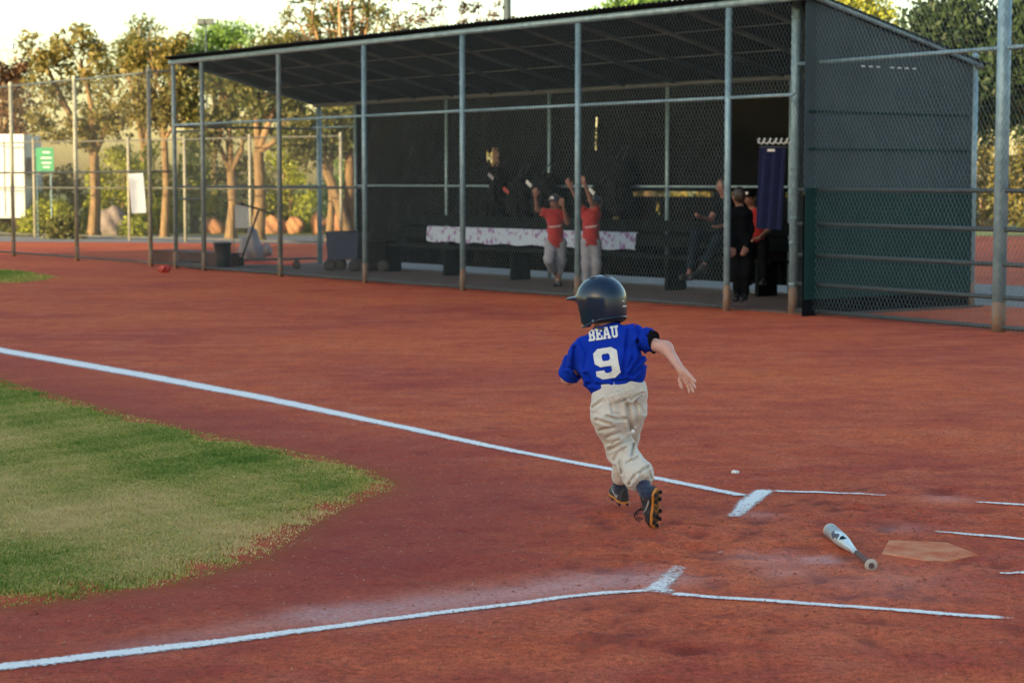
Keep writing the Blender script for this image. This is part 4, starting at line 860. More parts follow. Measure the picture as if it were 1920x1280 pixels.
cloth_folds(M['trousers'], [((0, R(35), 0), (.45, .6, 1.5), 9, .022, .75), ((0, R(-30), 0), (.4, .6, 1.4), 13, .014, .6)])
cloth_folds(M['jersey'], [((0, R(55), 0), (.35, .6, 1.3), 7, .016, .55)])
cuffL0, cuffL1 = B(1166, 848, .04), B(1206, 908, -.135)
def tr_f(p):
    pel = [rc(p, B(1139, 752, 0), B(1183, 741, .0), .078, .072), rc(p, B(1140, 778, -.01), B(1184, 772, .0), .078, .072), rc(p, B(1138, 735, 0), B(1184, 724, 0), .066, .062)]
    L_ = [rc(p, B(1142, 775, -.005), B(1163, 846, .04), .080, .066), rc(p, cuffL0, B(1196, 890, -.105), .066, .066), rc(p, B(1196, 890, -.105), cuffL1, .066, .045)]
    R_ = [rc(p, B(1183, 768, .03), B(1178, 818, .22), .073, .056), rc(p, B(1178, 818, .22), B(1162, 895, .295), .056, .042)]
    dl = smin(smu(pel[:1]+pel[2:], .04), smu(L_, .03), .03); dl = smin(dl, pel[1], .02); d = smin(dl, smu(R_, .03), .012)
    zz = p[:, 2]; hip = np.clip((zz-B(1150, 790)[2])/.06, 0, 1)
    d = d+.004*crease(p, 52, (.3, .4, .86), (.8, .1, -.3), 2.9, 23, 3)+folds(p, TROUSER_FOLDS, DR+.03)
    d = d+.005*np.sin(p @ np.array([14., 9, 22])+1)+.0022*np.sin(p @ np.array([52., 20, 34])+3*np.sin(p @ np.array([10., 5, -21])))
    cu = np.clip(1-np.abs(cutd(p, cuffL1, cuffL1-cuffL0)+.03)/.05, 0, 1); d = d+.004*np.sin(150*(p @ np.array([.7, .5, -.5])))*cu
    d = np.maximum(d, np.where((p[:, 0] > B(1150, 880)[0]) & (p[:, 1] < DR+.1), cutd(p, cuffL1+(cuffL1-cuffL0)*.03, cuffL1-cuffL0), -1))
    return d
tv = surf_auto(tr_f, [B(1115, 740), B(1210, 725), B(1165, 905, .3), B(1230, 905, -.2), B(1150, 800, -.05)], .075, .004)
tro = put('trousers', tv, M['trousers'], boy); sm_ = tro.modifiers.new('smooth', 'SMOOTH'); sm_.iterations = 1
# elastic waistband: gathered ring
wc = B(1160, 734, 0); wx = B(1185, 722, 0)-B(1131, 741, 0); wx /= np.linalg.norm(wx); wy = np.cross(Z_, wx); wy /= np.linalg.norm(wy); wz = np.cross(wx, wy); V = []; n = 220
for j in range(7):
    for i in range(n):
        t = 2*math.pi*i/n; g = .0026*math.sin(i*2*math.pi/n*62)*(1 if j in (1, 2, 4, 5) else .5)+(.003 if j in (2, 4) else 0)-(.004 if j in (0, 6) else 0); V.append(wc+wx*math.cos(t)*(.128+g)+wy*math.sin(t)*(.090+g)+wz*(-.034+.0072*j)+wz*.004*math.sin(3*t))
MB().add(V, [(j*n+i, j*n+(i+1) % n, (j+1)*n+(i+1) % n, (j+1)*n+i) for j in range(6) for i in range(n)]).build('waistband', M['trousers'], tro, True)
tg = B(1187, 809, -.085); put('toggle', surf(lambda p: ell(p, tg, (.009, .009, .011)), tg-.02, tg+.02, .003), M['white_trim'], tro)
pk = MB().tube([B(1190, 752, -.082), B(1199, 744, -.085), B(1206, 740, -.072)], .0018, 6); pk.build('pocket_seam', M['navy'], tro)
# helmet
HCn = B(1127, 561, .13)
def hel_f(p):
    q = (p-HCn) @ HA.T; x, y, z = q.T; r_o = np.array([.113, .128, .114]); zc = np.where(z > 0, z, z*.40)
    qq = np.stack([x, y, zc], 1); o = ell(qq, (0, 0, 0), r_o); i = ell(np.stack([x, y, np.where(z > 0, z, z*.34)], 1), (0, 0, 0), r_o-.012)
    zb = np.where(y < -.045, -.082+.0*y, np.where(y < .055, -.122+.30*np.abs(y-.01), -.01)); zb = np.interp(y, [-.13, -.07, -.035, -.01, .03, .048, .062, .14], [-.092, -.094, -.104, -.128, -.128, -.07, -.014, .0])
    d = np.maximum(np.maximum(o, -i), zb-z)
    vis = np.maximum(ell(q, (0, .112, .012), (.10, .072, .013))-.001, .0-(y-.07)); d = smin(d, vis, .012)
    for vx, vy in ((-.03, .05), (.03, .05), (-.045, -.0), (.045, -.0), (0, -.045)):
        d = np.maximum(d, -(np.hypot((x-vx)/.011, (y-vy)/.02)-1)*.01+np.where(z > .04, 0, -1))
    return d
M['helmet'] = pm('glossy_navy_shell', (.002, .014, .036), (.003, .018, .044), 5, .24, coat=.2, spec=.45)
hel = put('helmet', surf(hel_f, HCn-.24, HCn+.24, .0046), M['helmet'], boy); sm_ = hel.modifiers.new('smooth', 'SMOOTH'); sm_.iterations = 2
put('lining', surf(lambda p: np.maximum(ell(np.stack([((p-HCn) @ HA.T)[:, 0], ((p-HCn) @ HA.T)[:, 1], np.where(((p-HCn) @ HA.T)[:, 2] > 0, ((p-HCn) @ HA.T)[:, 2], ((p-HCn) @ HA.T)[:, 2]*.1)], 1), (0, 0, 0), (.096, .111, .099)), -.11-((p-HCn) @ HA.T)[:, 2]), HCn-.15, HCn+.15, .012), M['rubber'], hel)
def hpt(az, z, r=1.0): # a point on the shell; az from straight back, positive to the right
    c = math.sqrt(max(0, 1-(max(z, 0)/.114)**2)) if z > 0 else math.sqrt(1-(z*.40/.114)**2)
    return HCn+hx*math.sin(az)*.113*c*r-hf*math.cos(az)*.128*c*r+hz*z
rimp = [hpt(a, z, 1.012) for a, z in zip(np.linspace(-1.95, 1.95, 41), np.interp(np.linspace(-1.95, 1.95, 41), [-1.95, -1.7, -1.35, -.9, 0, .9, 1.35, 1.7, 1.95], [-.124, -.124, -.109, -.094, -.088, -.094, -.109, -.124, -.124]))]
MB().tube(rimp, .005, 6).build('rim', M['helmet'], hel, True)
for z_, a0, a1, hh in ((-.016, .10, .24, .005), (-.040, .10, .46, .006)):
    A = [hpt(a, z_+dz, 1.008) for a in np.linspace(a0, a1, 6) for dz in (-hh/2, hh/2)]; MB().add(A, [(2*i, 2*i+2, 2*i+3, 2*i+1) for i in range(5)]).build('sticker_text', M['white_trim'], hel)
sc_ = hpt(-1.25, -.098, 1.02); put('screw', surf(lambda p: ell(p, sc_, (.006, .006, .006)), sc_-.012, sc_+.012, .003), M['galv'], hel)
# socks and shoes
for a_, b_, nm in ((B(1200, 898, -.12), B(1213, 924, -.17), 0), (B(1162, 890, .295), B(1163, 916, .325), 1)):
    put('sock', surf_auto(lambda p: rc(p, a_, b_, .036, .036)+.0015*np.sin(p[:, 2]*300), [a_, b_], .06, .005), M['navy'], boy)
def shoe_sdf(q): # local: y toe, z up, x right; metres
    x, y, z = q.T
    sole_w = np.interp(y, [-.075, -.05, 0, .05, .09, .125], [.018, .027, .024, .034, .033, .012])
    up = np.interp(y, [-.08, -.06, -.02, .02, .06, .10, .13], [.062, .075, .075, .058, .042, .034, .018])
    zc = np.clip(z/np.maximum(up, .01), 0, 1); hw = sole_w*(1.08-.45*zc**2)
    d = np.maximum(np.abs(x)-hw, np.maximum(-z, z-up)); d = np.maximum(d, np.maximum(-.078-y, y-.127))
    return d*.7
def shoe(o, toe, up, label):
    toe = np.array(toe, float); toe /= np.linalg.norm(toe); up = np.array(up, float); up -= toe*(up @ toe); up /= np.linalg.norm(up); rt = np.cross(toe, up); A = np.array([rt, toe, up])
    def W(v): return o+np.asarray(v) @ A
    V, Fc = surf(shoe_sdf, (-.05, -.1, -.012), (.05, .15, .1), .0045)
    sh = put('shoe', (W(V), Fc), M['shoe'], boy); m_ = sh.modifiers.new('smooth', 'SMOOTH'); m_.iterations = 5; sh['label'] = label
    prof = [(y, np.interp(y, [-.077, -.065, -.05, 0, .05, .09, .115, .127], [.008, .022, .028, .025, .035, .034, .022, .008])) for y in np.linspace(-.077, .127, 24)]
    ol = [(w_, y, 0) for y, w_ in prof]+[(-w_, y, 0) for y, w_ in prof[::-1]]
    so = MB().sheet([W(p) for p in ol], .011, -up).build('sole', M['sole'], sh)
    in_ = [(x*.72, .012+(y-.012)*.84, -.0112) for x, y, _ in ol]; MB().sheet([W(p) for p in in_], .002, -up).build('sole_plate', M['soleb'], so)
    for x, y in ((-.02, -.055), (.02, -.055), (-.018, -.02), (.018, -.02), (-.026, .045), (.026, .045), (-.024, .085), (.024, .085), (0, .11), (0, .065)):
        MB().box(W((x, y, -.018)), (.009, .016, .014), A).build('cleat', M['rubber'], so)
    for y in (.0, .03): MB().tube([W((-.02, y-.01, -.0135)), W((.0, y+.012, -.0135)), W((.02, y-.01, -.0135))], .003, 5).build('sole_rib', M['sole'], so)
    return sh, W, A
M['shoe'] = pm('charcoal_shoe', (.018, .020, .026), (.03, .032, .038), 20, .6, .3, 120); M['sole'] = pm('amber_sole', (.52, .22, .04), (.46, .18, .03), 20, .6); M['soleb'] = pm('dark_sole_plate', (.05, .035, .02), (.14, .07, .02), 60, .6)
def swoosh(sh, W, sx):
    top = [(-.055, .030), (-.04, .022), (-.015, .019), (.02, .027), (.062, .045)]; bot = [(-.055, .030), (-.052, .018), (-.035, .009), (-.01, .010), (.025, .021)]
    V = []; 
    for (y1, z1), (y2, z2) in zip(top, bot+[]):
        for y, z in ((y1, z1), (y2, z2)):
            ww = np.interp(y, [-.075, -.05, 0, .05, .09], [.020, .0295, .0265, .036, .035])*(1.06-.42*(z/.06)**2)+.002; V.append(W((sx*ww, y, z)))
    MB().add(V, [(2*i, 2*i+2, 2*i+3, 2*i+1) for i in range(4)]).build('side_mark', M['markgrey'], sh)
M['markgrey'] = pm('grey_mark', (.34, .36, .38), None, 20, .5)
toeL = B(1228, 990, -.115)-B(1231, 912, -.185)
shL, WL, AL = shoe(B(1227, 943, -.165), toeL, np.array([-.80, .54, .2]), 'near shoe with amber sole turned to the viewer')
swoosh(shL, WL, -1); swoosh(shL, WL, 1)
for dx, ln in ((-.012, .05), (.006, .06), (-.02, .04)):
    p0 = WL((dx, .045, .052)); MB().tube([p0, p0+np.array([-.02, -.005, .004]), p0+np.array([-.04, -.01, -ln*.5]), p0+np.array([-.03, -.012, -ln]), p0+np.array([-.01, -.01, -ln*.7])], .0025, 5).build('lace', M['rubber'], shL, True)
shR, WR, AR = shoe(B(1163, 932, .36), np.array([-.22, .96, .12]), Z_, 'leading shoe seen from the heel')
swoosh(shR, WR, -1); swoosh(shR, WR, 1)
# ------------------------------------------------------------------ bat and home plate
bt = G(1600, 1040); bat = thing('baseball_bat', 'white aluminium bat with brown grip lying near home plate', 'bat', bt)
kn = G(1634, 1060, .027); en = G(1556, 993, .038); dvec = en-kn; Lb = np.linalg.norm(dvec); dvec /= Lb; sx_, sy_ = frame_of(dvec); AB = np.array([sx_, np.cross(dvec, sx_), dvec])
k = .0285/.033
MB().lathe([(.011, .32*Lb), (.0125, .40*Lb), (.019, .50*Lb), (.0275, .62*Lb), (.0318, .74*Lb), (.0318, .965*Lb)], kn, AB, 24).build('barrel', pm('silver_white_paint', (.55, .66, .70), (.46, .58, .63), 5, .3, metal=.2, coat=.3), bat, True)
MB().lathe([(.0322, .964*Lb), (.0324, .985*Lb), (.027, .998*Lb), (.008, 1.0*Lb)], kn, AB, 24).build('end_cap', pm('cream_cap', (.55, .55, .48), None, 9, .5), bat, True)
MB().lathe([(.0135, .03*Lb), (.0145, .06*Lb), (.0132, .2*Lb), (.0132, .33*Lb)], kn, AB, 18).build('grip', pm('brown_grip_tape', (.10, .05, .045), (.14, .07, .06), 90, .8, .4, 120), bat, True)
MB().lathe([(.012, .035*Lb), (.024, .022*Lb), (.027, .010*Lb), (.024, .0)], kn, AB, 22).build('knob', pm('cream_knob', (.55, .50, .42), None, 9, .6), bat, True)
MB().lathe([(.0125, -.001), (.0125, .004)], kn, AB, 18).build('knob_badge', pm('dark_badge', (.07, .045, .05), (.12, .07, .08), 200, .6), bat)
for a0, a1, z0_, z1_, mt in ((-.5, .35, .66, .80, M['navy']), (.0, .9, .58, .64, M['denim']), (2.0, 2.6, .60, .92, M['black'])):
    n = 7; V = []
    for i in range(n):
        z = z0_+(z1_-z0_)*i/(n-1); rr_ = np.interp(z, [.5, .62, .74, .97], [.019, .0275, .0318, .0318])+.0006; wv = .25*math.sin(i*1.3)
        for j in range(5):
            t = a0+wv+(a1-a0)*j/4*(1-.5*abs(i/(n-1)-.5)); dv = -ray(1590, 1020); dv -= dvec*(dv @ dvec); dv /= np.linalg.norm(dv); ev = np.cross(dvec, dv); V.append(kn+dvec*z*Lb+rr_*(dv*math.cos(t)+ev*math.sin(t)))
    MB().add(V, [(i*5+j, i*5+j+1, (i+1)*5+j+1, (i+1)*5+j) for i in range(n-1) for j in range(4)]).build('printed_mark', mt, bat, True)
hpx = [(1666, 1014), (1777, 1019), (1837, 1042), (1759, 1056), (1652, 1039)]
hp = thing('home_plate', 'home plate dusted over with pale orange dirt', 'base plate', G(1745, 1036))
zt = .012; pts = [G(*p)*np.array([1, 1, 0])+Z_*(-.026) for p in hpx]
M['plate'] = pm('dusty_plate', (.62, .27, .15), (.52, .13, .06), 7, .95, .4, 60, detail=10, spec=.1)
pl = MB().sheet([p for p in pts[::-1]], .034, Z_).build('plate', M['plate'], hp); bv = pl.modifiers.new('bevel', 'BEVEL'); bv.width = .008; bv.segments = 3
cc = G(1378, 887); ck = thing('chalk_lump', 'small white lump of chalk on the dirt beyond the foul line', 'chalk lump', cc); put('lump', surf(lambda p: ell(p, cc+Z_*.006, (.022, .018, .012))+.003*np.sin(p[:, 0]*200)*np.sin(p[:, 1]*170), cc-.04, cc+.04, .004), M['white_trim'], ck)
# ------------------------------------------------------------------ things in the dugout
def din(px, py): return G(px, py)
bv_ = 2.35
bn = thing('bench', 'long dark green bench with backrest along the dugout back', 'bench', D(spar(1000, bv_), bv_, 0))
bs0, bs1 = spar(1470, bv_), spar(722, bv_); bl = bs1-bs0; bm = (bs0+bs1)/2
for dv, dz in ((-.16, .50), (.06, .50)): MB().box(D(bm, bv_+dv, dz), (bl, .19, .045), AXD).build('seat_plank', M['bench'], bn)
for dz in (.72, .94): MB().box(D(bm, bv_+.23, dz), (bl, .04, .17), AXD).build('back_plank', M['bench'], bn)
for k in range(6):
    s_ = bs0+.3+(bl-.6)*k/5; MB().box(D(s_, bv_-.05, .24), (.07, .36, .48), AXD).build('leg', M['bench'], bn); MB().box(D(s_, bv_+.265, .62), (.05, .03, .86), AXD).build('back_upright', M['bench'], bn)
# row of white objects on the bench, modelled as one patterned cloth strip
cs0, cs1 = spar(1176, bv_), spar(786, bv_); n = 150; V = []
def cloth_mat():
    m, n_, b = base_mat('patterned_cloth'); L = n_.links.new; b.inputs['Roughness'].default_value = .9; tc = nd(n_, 'ShaderNodeTexCoord'); v = nd(n_, 'ShaderNodeTexVoronoi'); v.inputs['Scale'].default_value = 9; L(tc.outputs['Object'], v.inputs['Vector'])
    z = nd(n_, 'ShaderNodeTexNoise'); z.inputs['Scale'].default_value = 14; L(tc.outputs['Object'], z.inputs['Vector']); r = nd(n_, 'ShaderNodeValToRGB'); e = r.color_ramp.elements; e[0].position = .12; e[0].color = (.22, .12, .32, 1); e[1].position = .22; e[1].color = (.36, .46, .60, 1)
    a = nd(n_, 'ShaderNodeMath', operation='MULTIPLY'); L(v.outputs['Distance'], a.inputs[0]); L(z.outputs[0], a.inputs[1]); L(a.outputs[0], r.inputs[0]); L(r.outputs[0], b.inputs['Base Color']); return m
for i in range(n+1):
    s_ = cs0+(cs1-cs0)*i/n
    for j, (dv, z) in enumerate(((.215, .83), (.17, .82), (.16, .74), (.15, .66), (.14, .57))):
        V.append(D(s_, bv_+dv+(.012*math.sin(i*.55)+.008*math.sin(i*.21+1))*(j/4), z+(.012*math.sin(i*.3) if j == 4 else 0)))
cl_ = tag(MB().add(V, [(i*5+j, i*5+j+1, (i+1)*5+j+1, (i+1)*5+j) for i in range(n) for j in range(4)]).build('bench_objects_strip', cloth_mat()), 'row of white objects on the bench, made as one purple patterned cloth strip', 'cloth')
cl_.modifiers.new('thickness', 'SOLIDIFY').thickness = .006
# hanging kit bags on the back fence
def bag(label, px, py, wpx, hpx, seed, mat='bagblack', trim=None):
    dep = D(spar(px, DV-.25), DV-.25, 0)[1]; c = at(px, py, dep); k = dep/F; r = np.array([wpx*k/2, .15, hpx*k/2]); rr = np.random.default_rng(seed); ph = rr.uniform(0, 6, 4)
    t = thing('kit_bag', label, 'bag', c-Z_*r[2], 'kit bags hung on the dugout back fence')
    def f(p):
        q = np.abs((p-c) @ AXD.T)/np.array([r[0], r[1], r[2]]); return ((q**3.2).sum(1)**(1/3.2)-1)*min(r)*.9+.014*np.sin(p[:, 0]*22+ph[0])*np.sin(p[:, 2]*19+ph[1])+.01*np.sin(p[:, 2]*40+p[:, 0]*30)
    put('body', surf(f, c-(r[0]+.2, r[0]+.2, r[2]+.08), c+(r[0]+.2, r[0]+.2, r[2]+.08), .024), M[mat], t)
    b = MB(); b.box(c-V_*.155-Z_*r[2]*.25, (r[0]*1.1, .05, r[2]*.8), AXD); b.build('pocket', M[mat], t)
    for sx in (-.35, .35): MB().tube([c+U_*sx*r[0]+Z_*r[2]*.9, c+U_*sx*r[0]*.7+V_*.1+Z_*(r[2]+.12), c+U_*sx*.4*r[0]+V_*.18+Z_*(r[2]+.18)], .012, 6).build('strap', M['black'], t)
    if trim: MB().box(c-V_*.19+Z_*r[2]*trim[1]+U_*r[0]*trim[2], (.16, .012, .06), np.array([U_*.85+Z_*.5, V_, Z_*.85-U_*.5])).build('trim', M[trim[0]], t)
bag('upright dark kit bag with pale side, left of the cheering boys', 938, 352, 30, 70, 1, 'bagblack', ('greypants', .6, .0)); bag('black kit bag with red trim flash behind the boys', 975, 372, 60, 85, 2, 'bagblack', ('redpaint', .35, .5))
bag('wide black kit bag low on the fence, left of the boys', 920, 385, 50, 60, 3); bag('black kit bag between the two red shirted boys', 1022, 365, 60, 80, 4, 'bagblack', ('white', .5, .7)); bag('tall black kit bag right of the boys', 1160, 350, 60, 110, 5); bag('black kit bag behind the right boy', 1130, 378, 46, 70, 6, 'bagblack', ('white', .55, .2))
# bucket, scooter, wagons
bk = din(418, 505); bu = thing('bucket', 'black plastic bucket by the dugout front mesh', 'bucket', bk)
MB().lathe([(.13, .04), (.145, .25), (.16, .46), (.172, .465), (.172, .49), (.155, .49), (.15, .42)], bk, n=24).build('body', M['black'], bu, True); MB().tube([bk+np.array([.17*math.cos(t), -.03-.15*math.sin(t)*.4, .47-.12*math.sin(t)]) for t in np.linspace(0, math.pi, 13)], .006, 6).build('handle', M['galv'], bu, True)
s0_ = P(452, 497, 37.0)*np.array([1, 1, 0]); sc = thing('kick_scooter', 'kick scooter with dark handlebar and red deck inside the dugout', 'scooter', s0_); e_ = P(556, 497, 35.6)*np.array([1, 1, 0]); dk = e_-s0_; dl = np.linalg.norm(dk); dk /= dl
top = P(486, 392, 37.0)
MB().tube([s0_+Z_*.12, top], .02, 8).build('steering_column', M['black'], sc, True); MB().tube([P(456, 384, 36.8), top, P(512, 401, 37.2)], .018, 8).build('handlebar', M['black'], sc, True)
for p in (P(457, 384, 36.8), P(508, 400, 37.2)): MB().tube([p, p+(p-top)*.25], .024, 8).build('grip', M['rubber'], sc, True)
MB().box(s0_+dk*dl*.55+Z_*.11, (dl*.85, .12, .035), np.array([dk, np.cross(Z_, dk), Z_])).build('deck', M['redpaint'], sc)
sdv = np.cross(Z_, dk)
for p in (s0_+dk*.0, e_): MB().lathe([(.05, -.016), (.095, -.014), (.10, 0), (.095, .014), (.05, .016)], p+Z_*.1, np.array([dk, Z_, sdv]), 18).build('wheel', M['rubber'], sc, True)
gb = P(470, 482, 40)*np.array([1, 1, 0]); gbo = thing('tarp_bundle', 'slumped grey tarp bundle behind the scooter handle', 'tarp', gb)
put('bundle', surf(lambda p: smu([rc(p, gb+Z_*.2, gb+Z_*.55+np.array([.05, 0, 0]), .28, .13), rc(p, gb+Z_*.15+np.array([.2, 0, 0]), gb+Z_*.2+np.array([.3, 0, 0]), .16, .13)], .08)+.025*np.sin(p[:, 0]*25+p[:, 2]*8), gb-(.5, .5, .05), gb+(.7, .5, .9), .03), pm('grey_tarp', (.24, .22, .24), (.18, .17, .19), 4, .8), gbo)
def wagon(label, px, py, wpx, hpx, mat):
    b = din(px, py); k = b[1]/F; w_ = wpx*k; h = hpx*k; t = thing('folding_wagon', label, 'wagon', b); A = np.array([np.array([.95, -.3, 0])/np.hypot(.95, .3), np.array([.3, .95, 0])/np.hypot(.95, .3), Z_]); z0 = h*.33; z1 = h; V = []
    for z, s_ in ((z0, .92), (z1, 1.0)):
        for sx, sy in ((-1, -1), (1, -1), (1, 1), (-1, 1)): V.append(b+A[0]*sx*w_/2*s_+A[1]*sy*.26*s_+Z_*(z-(.0)))
    tub = MB().add(V, [(0, 1, 2, 3), (0, 4, 5, 1), (1, 5, 6, 2), (2, 6, 7, 3), (3, 7, 4, 0)]).build('tub', M[mat], t); tub.modifiers.new('thickness', 'SOLIDIFY').thickness = .02
    MB().tube(V[4:]+[V[4]], .016, 6, cap=False).build('top_frame', M['black'], t, True)
    for sx, sy in ((-1, -1), (1, -1), (1, 1), (-1, 1)):
        c = b+A[0]*sx*w_*.4+A[1]*sy*.24+Z_*.12; MB().lathe([(.05, -.03), (.11, -.028), (.12, 0), (.11, .028), (.05, .03)], c, np.array([A[0], Z_, A[1]]), 18).build('wheel', M['rubber'], t, True); MB().tube([c, c+Z_*(z0-.08)], .014, 6).build('fork', M['black'], t, True)
    MB().tube([b-A[0]*w_*.5+Z_*z0, b-A[0]*(w_*.5+.08)+Z_*(h*.95)], .012, 6).build('pull_handle', M['black'], t, True)
wagon('navy folding wagon by the third front post', 652, 509, 62, 74, 'navy'); wagon('dark folding wagon mostly hidden behind the third front post', 712, 511, 44, 60, 'bagblack')
wbp = din(712, 509); wbo2 = thing('water_bottle', 'clear water bottle standing beside the dark wagon', 'bottle', wbp); MB().lathe([(.03, .0), (.034, .02), (.034, .15), (.015, .19), (.014, .21)], wbp+Z_*.02, n=14).build('body', pm('pale_bottle', (.5, .6, .68), None, 9, .2), wbo2, True); MB().lathe([(.016, .205), (.016, .235)], wbp+Z_*.02, n=10).build('cap', M['white_trim'], wbo2)
# navy towel hung in the doorway, hook strip above it
tdep = D(spar(1445), 1.2, 0)[1]; tw_ = P(1445, 560, tdep)*np.array([1, 1, 0]); to = thing('hanging_towel', 'long navy towel hanging in the dugout doorway', 'towel', tw_); V = []; nn_ = 16
cns = [(1424, 277), (1475, 277), (1466, 431), (1416, 428)]
for j in range(14):
    for i in range(nn_+1):
        u_, v_ = i/nn_, j/13; p = (1-v_)*((1-u_)*np.array(cns[0])+u_*np.array(cns[1]))+v_*((1-u_)*np.array(cns[3])+u_*np.array(cns[2])); V.append(P(p[0], p[1], tdep)+V_*.018*math.sin(i*1.1+v_*.8))
tn = nn_+1; cl2 = MB().add(V, [(j*tn+i, j*tn+i+1, (j+1)*tn+i+1, (j+1)*tn+i) for j in range(13) for i in range(nn_)]).build('cloth', pm('deep_blue_towel', (.003, .008, .045), (.004, .011, .058), 12, .95, .3, 120), to); cl2.modifiers.new('thickness', 'SOLIDIFY').thickness = .012
MB().box(P(1449, 282, tdep)-V_*.03, (.09, .008, .03)).build('woven_tag', M['white_trim'], to); MB().tube([P(1424, 276, tdep)-U_*.0, P(1475, 276, tdep)], .012, 6).build('hanger_bar', M['galv_dark'], to)
hk = P(1450, 264, tdep+.1); hko = thing('hook_rack', 'rack of six pale hooks above the navy towel', 'hook rack', hk)
MB().tube([P(1418, 262, tdep+.1), P(1482, 262, tdep+.1)], .008, 6).build('bar', M['galv_dark'], hko)
for x in (1424, 1434, 1445, 1456, 1466, 1477): p = P(x, 264, tdep+.08); MB().tube([p+Z_*.03, p-Z_*.02-V_*.02, p-Z_*.04+np.array([.03, 0, 0]), p-Z_*.01+np.array([.05, 0, 0])], .012, 6).build('hook', M['white'], hko)
pb = din(1432, 556); pbo = thing('paper_sheets', 'pale crumpled sheets on the dugout doorway floor', 'paper'  , pb); n = 12
MB().add([pb+U_*(i/n-.5)*.55+V_*(j-.5)*.3+Z_*(.035+.03*abs(math.sin(i*1.7+j))) for i in range(n+1) for j in (0, 1)], [(2*i, 2*i+2, 2*i+3, 2*i+1) for i in range(n)]).build('sheet', M['white'], pbo)
# ------------------------------------------------------------------ people in the dugout
def figure(label, loc, J, k, top, legs, feet, headdir, cap=None, hairm='hair', sleeve=.55, skin='skin2', hands=True, long=False, mark=None):
    # J: joints in world coordinates; k: body scale
    t = thing('person', label, 'person', loc); h = {n_: np.array(v) for n_, v in J.items()}
    hf_ = np.array(headdir, float); hf_ /= np.linalg.norm(hf_); hx_ = np.cross(hf_, Z_); hx_ /= np.linalg.norm(hx_); A = np.array([hx_, hf_, np.cross(hx_, hf_)]); H = h['head']; hm = (h['hl']+h['hr'])/2; cm = (h['sl']+h['sr'])/2
    seg = [(h['neck'], H, .05*k, .055*k), (h['sl'], h['sr'], .055*k, .055*k), (cm, hm, .095*k, .09*k), (h['hl'], h['hr'], .075*k, .075*k)]
    for s_ in 'lr': seg += [(h['s'+s_], h['e'+s_], .045*k, .036*k), (h['e'+s_], h['w'+s_], .035*k, .025*k), (h['h'+s_], h['k'+s_], .075*k, .052*k), (h['k'+s_], h['a'+s_], .05*k, .03*k), (h['a'+s_], h['t'+s_], .03*k, .026*k)]
    def f(p):
        d = smu([rc(p, *q) for q in seg], .03*k); d = smin(d, ell(p, H, np.array([.078, .098, .118])*k, A), .02); d = smin(d, rc(p, H+A[1]*.09*k, H+A[1]*.112*k-A[2]*.03*k, .009*k, .014*k), .012)
        for sx in (-1, 1): d = smin(d, ell(p, H+A[0]*sx*.08*k-A[2]*.01, np.array([.013, .022, .03])*k, A), .01)
        return d
    P_ = list(h.values())+[H+Z_*.12*k]; body = [surf_auto(f, P_, .12, .02)]
    if hands:
        for s_ in 'lr':
            wd = h['w'+s_]-h['e'+s_]; wd /= np.linalg.norm(wd); nn_ = np.cross(wd, hx_); sg_ = hand_segs(h['w'+s_], wd, hx_*(1 if s_ == 'l' else -1), -nn_ if np.linalg.norm(nn_) > .1 else hf_, .17*k, .5); body.append(surf_auto(lambda p: smu([rc(p, *q) for q in sg_], .006), [q[i] for q in sg_ for i in (0, 1)], .04, .008))
    put('body', body, M[skin], t)
    for sx in (-1, 1): e = H+A[1]*.092*k+A[0]*sx*.032*k+A[2]*.012*k; put('eye', surf(lambda p: ell(p, e, np.array([.014, .01, .008])*k, A), e-.025, e+.025, .006), M['black'], t)
    mo_ = H+A[1]*.09*k-A[2]*.06*k; put('mouth', surf(lambda p: ell(p, mo_, np.array([.024, .014, .007])*k, A), mo_-.035, mo_+.035, .006), M['hair'], t)
    def shirt(p):
        d = smu([rc(p, h['sl']*.85+h['sr']*.15, h['sr']*.85+h['sl']*.15, .082*k, .082*k), rc(p, cm-Z_*.03, hm+Z_*.02, .122*k, .128*k)], .05*k); d = smin(d, rc(p, h['hl']*.7+h['hr']*.3, h['hr']*.7+h['hl']*.3, .11*k, .11*k), .04)
        for s_ in 'lr':
            e = h['s'+s_]+(h['e'+s_]-h['s'+s_])*sleeve if not long else h['e'+s_]; q = np.maximum(rc(p, h['s'+s_], e+(e-h['s'+s_])*.3, .066*k, .07*k), cutd(p, e, e-h['s'+s_])); d = smin(d, q, .02)
            if long: d = smin(d, rc(p, h['e'+s_], h['w'+s_], .055*k, .04*k), .02)
        d = np.maximum(d, hm[2]-.05*k-p[:, 2]-.02*np.sin(p[:, 0]*20))
        return d+.006*np.sin(p[:, 2]*45+p[:, 0]*30)
    sh_ = put('shirt', surf_auto(shirt, [h['sl'], h['sr'], h['el'], h['er'], h['wl'] if long else h['el'], h['wr'] if long else h['er'], h['hl'], h['hr']], .16*k, .02), M[top], t)
    def pants(p):
        d = rc(p, h['hl'], h['hr'], .105*k, .105*k)
        for s_ in 'lr':
            a = h['k'+s_]+(h['a'+s_]-h['k'+s_])*legs[1]; d = smin(d, rc(p, h['h'+s_], h['k'+s_], .1*k, .08*k), .03)
            if legs[1] > 0: d = smin(d, rc(p, h['k'+s_], a, .08*k, .062*k), .03)
        return d+.005*np.sin(p[:, 2]*50+p[:, 0]*40)
    put('trousers', surf_auto(pants, [h['hl'], h['hr'], h['kl'], h['kr'], h['al'], h['ar']], .14*k, .02), M[legs[0]], t)
    for s_ in 'lr':
        f0 = h['a'+s_]-Z_*.03*k; put('shoe', surf_auto(lambda p: smin(rc(p, f0, h['t'+s_], .048*k, .040*k), rc(p, f0+Z_*.03, f0, .045*k, .05*k), .02), [f0, h['t'+s_]], .09*k, .014), M[feet], t)
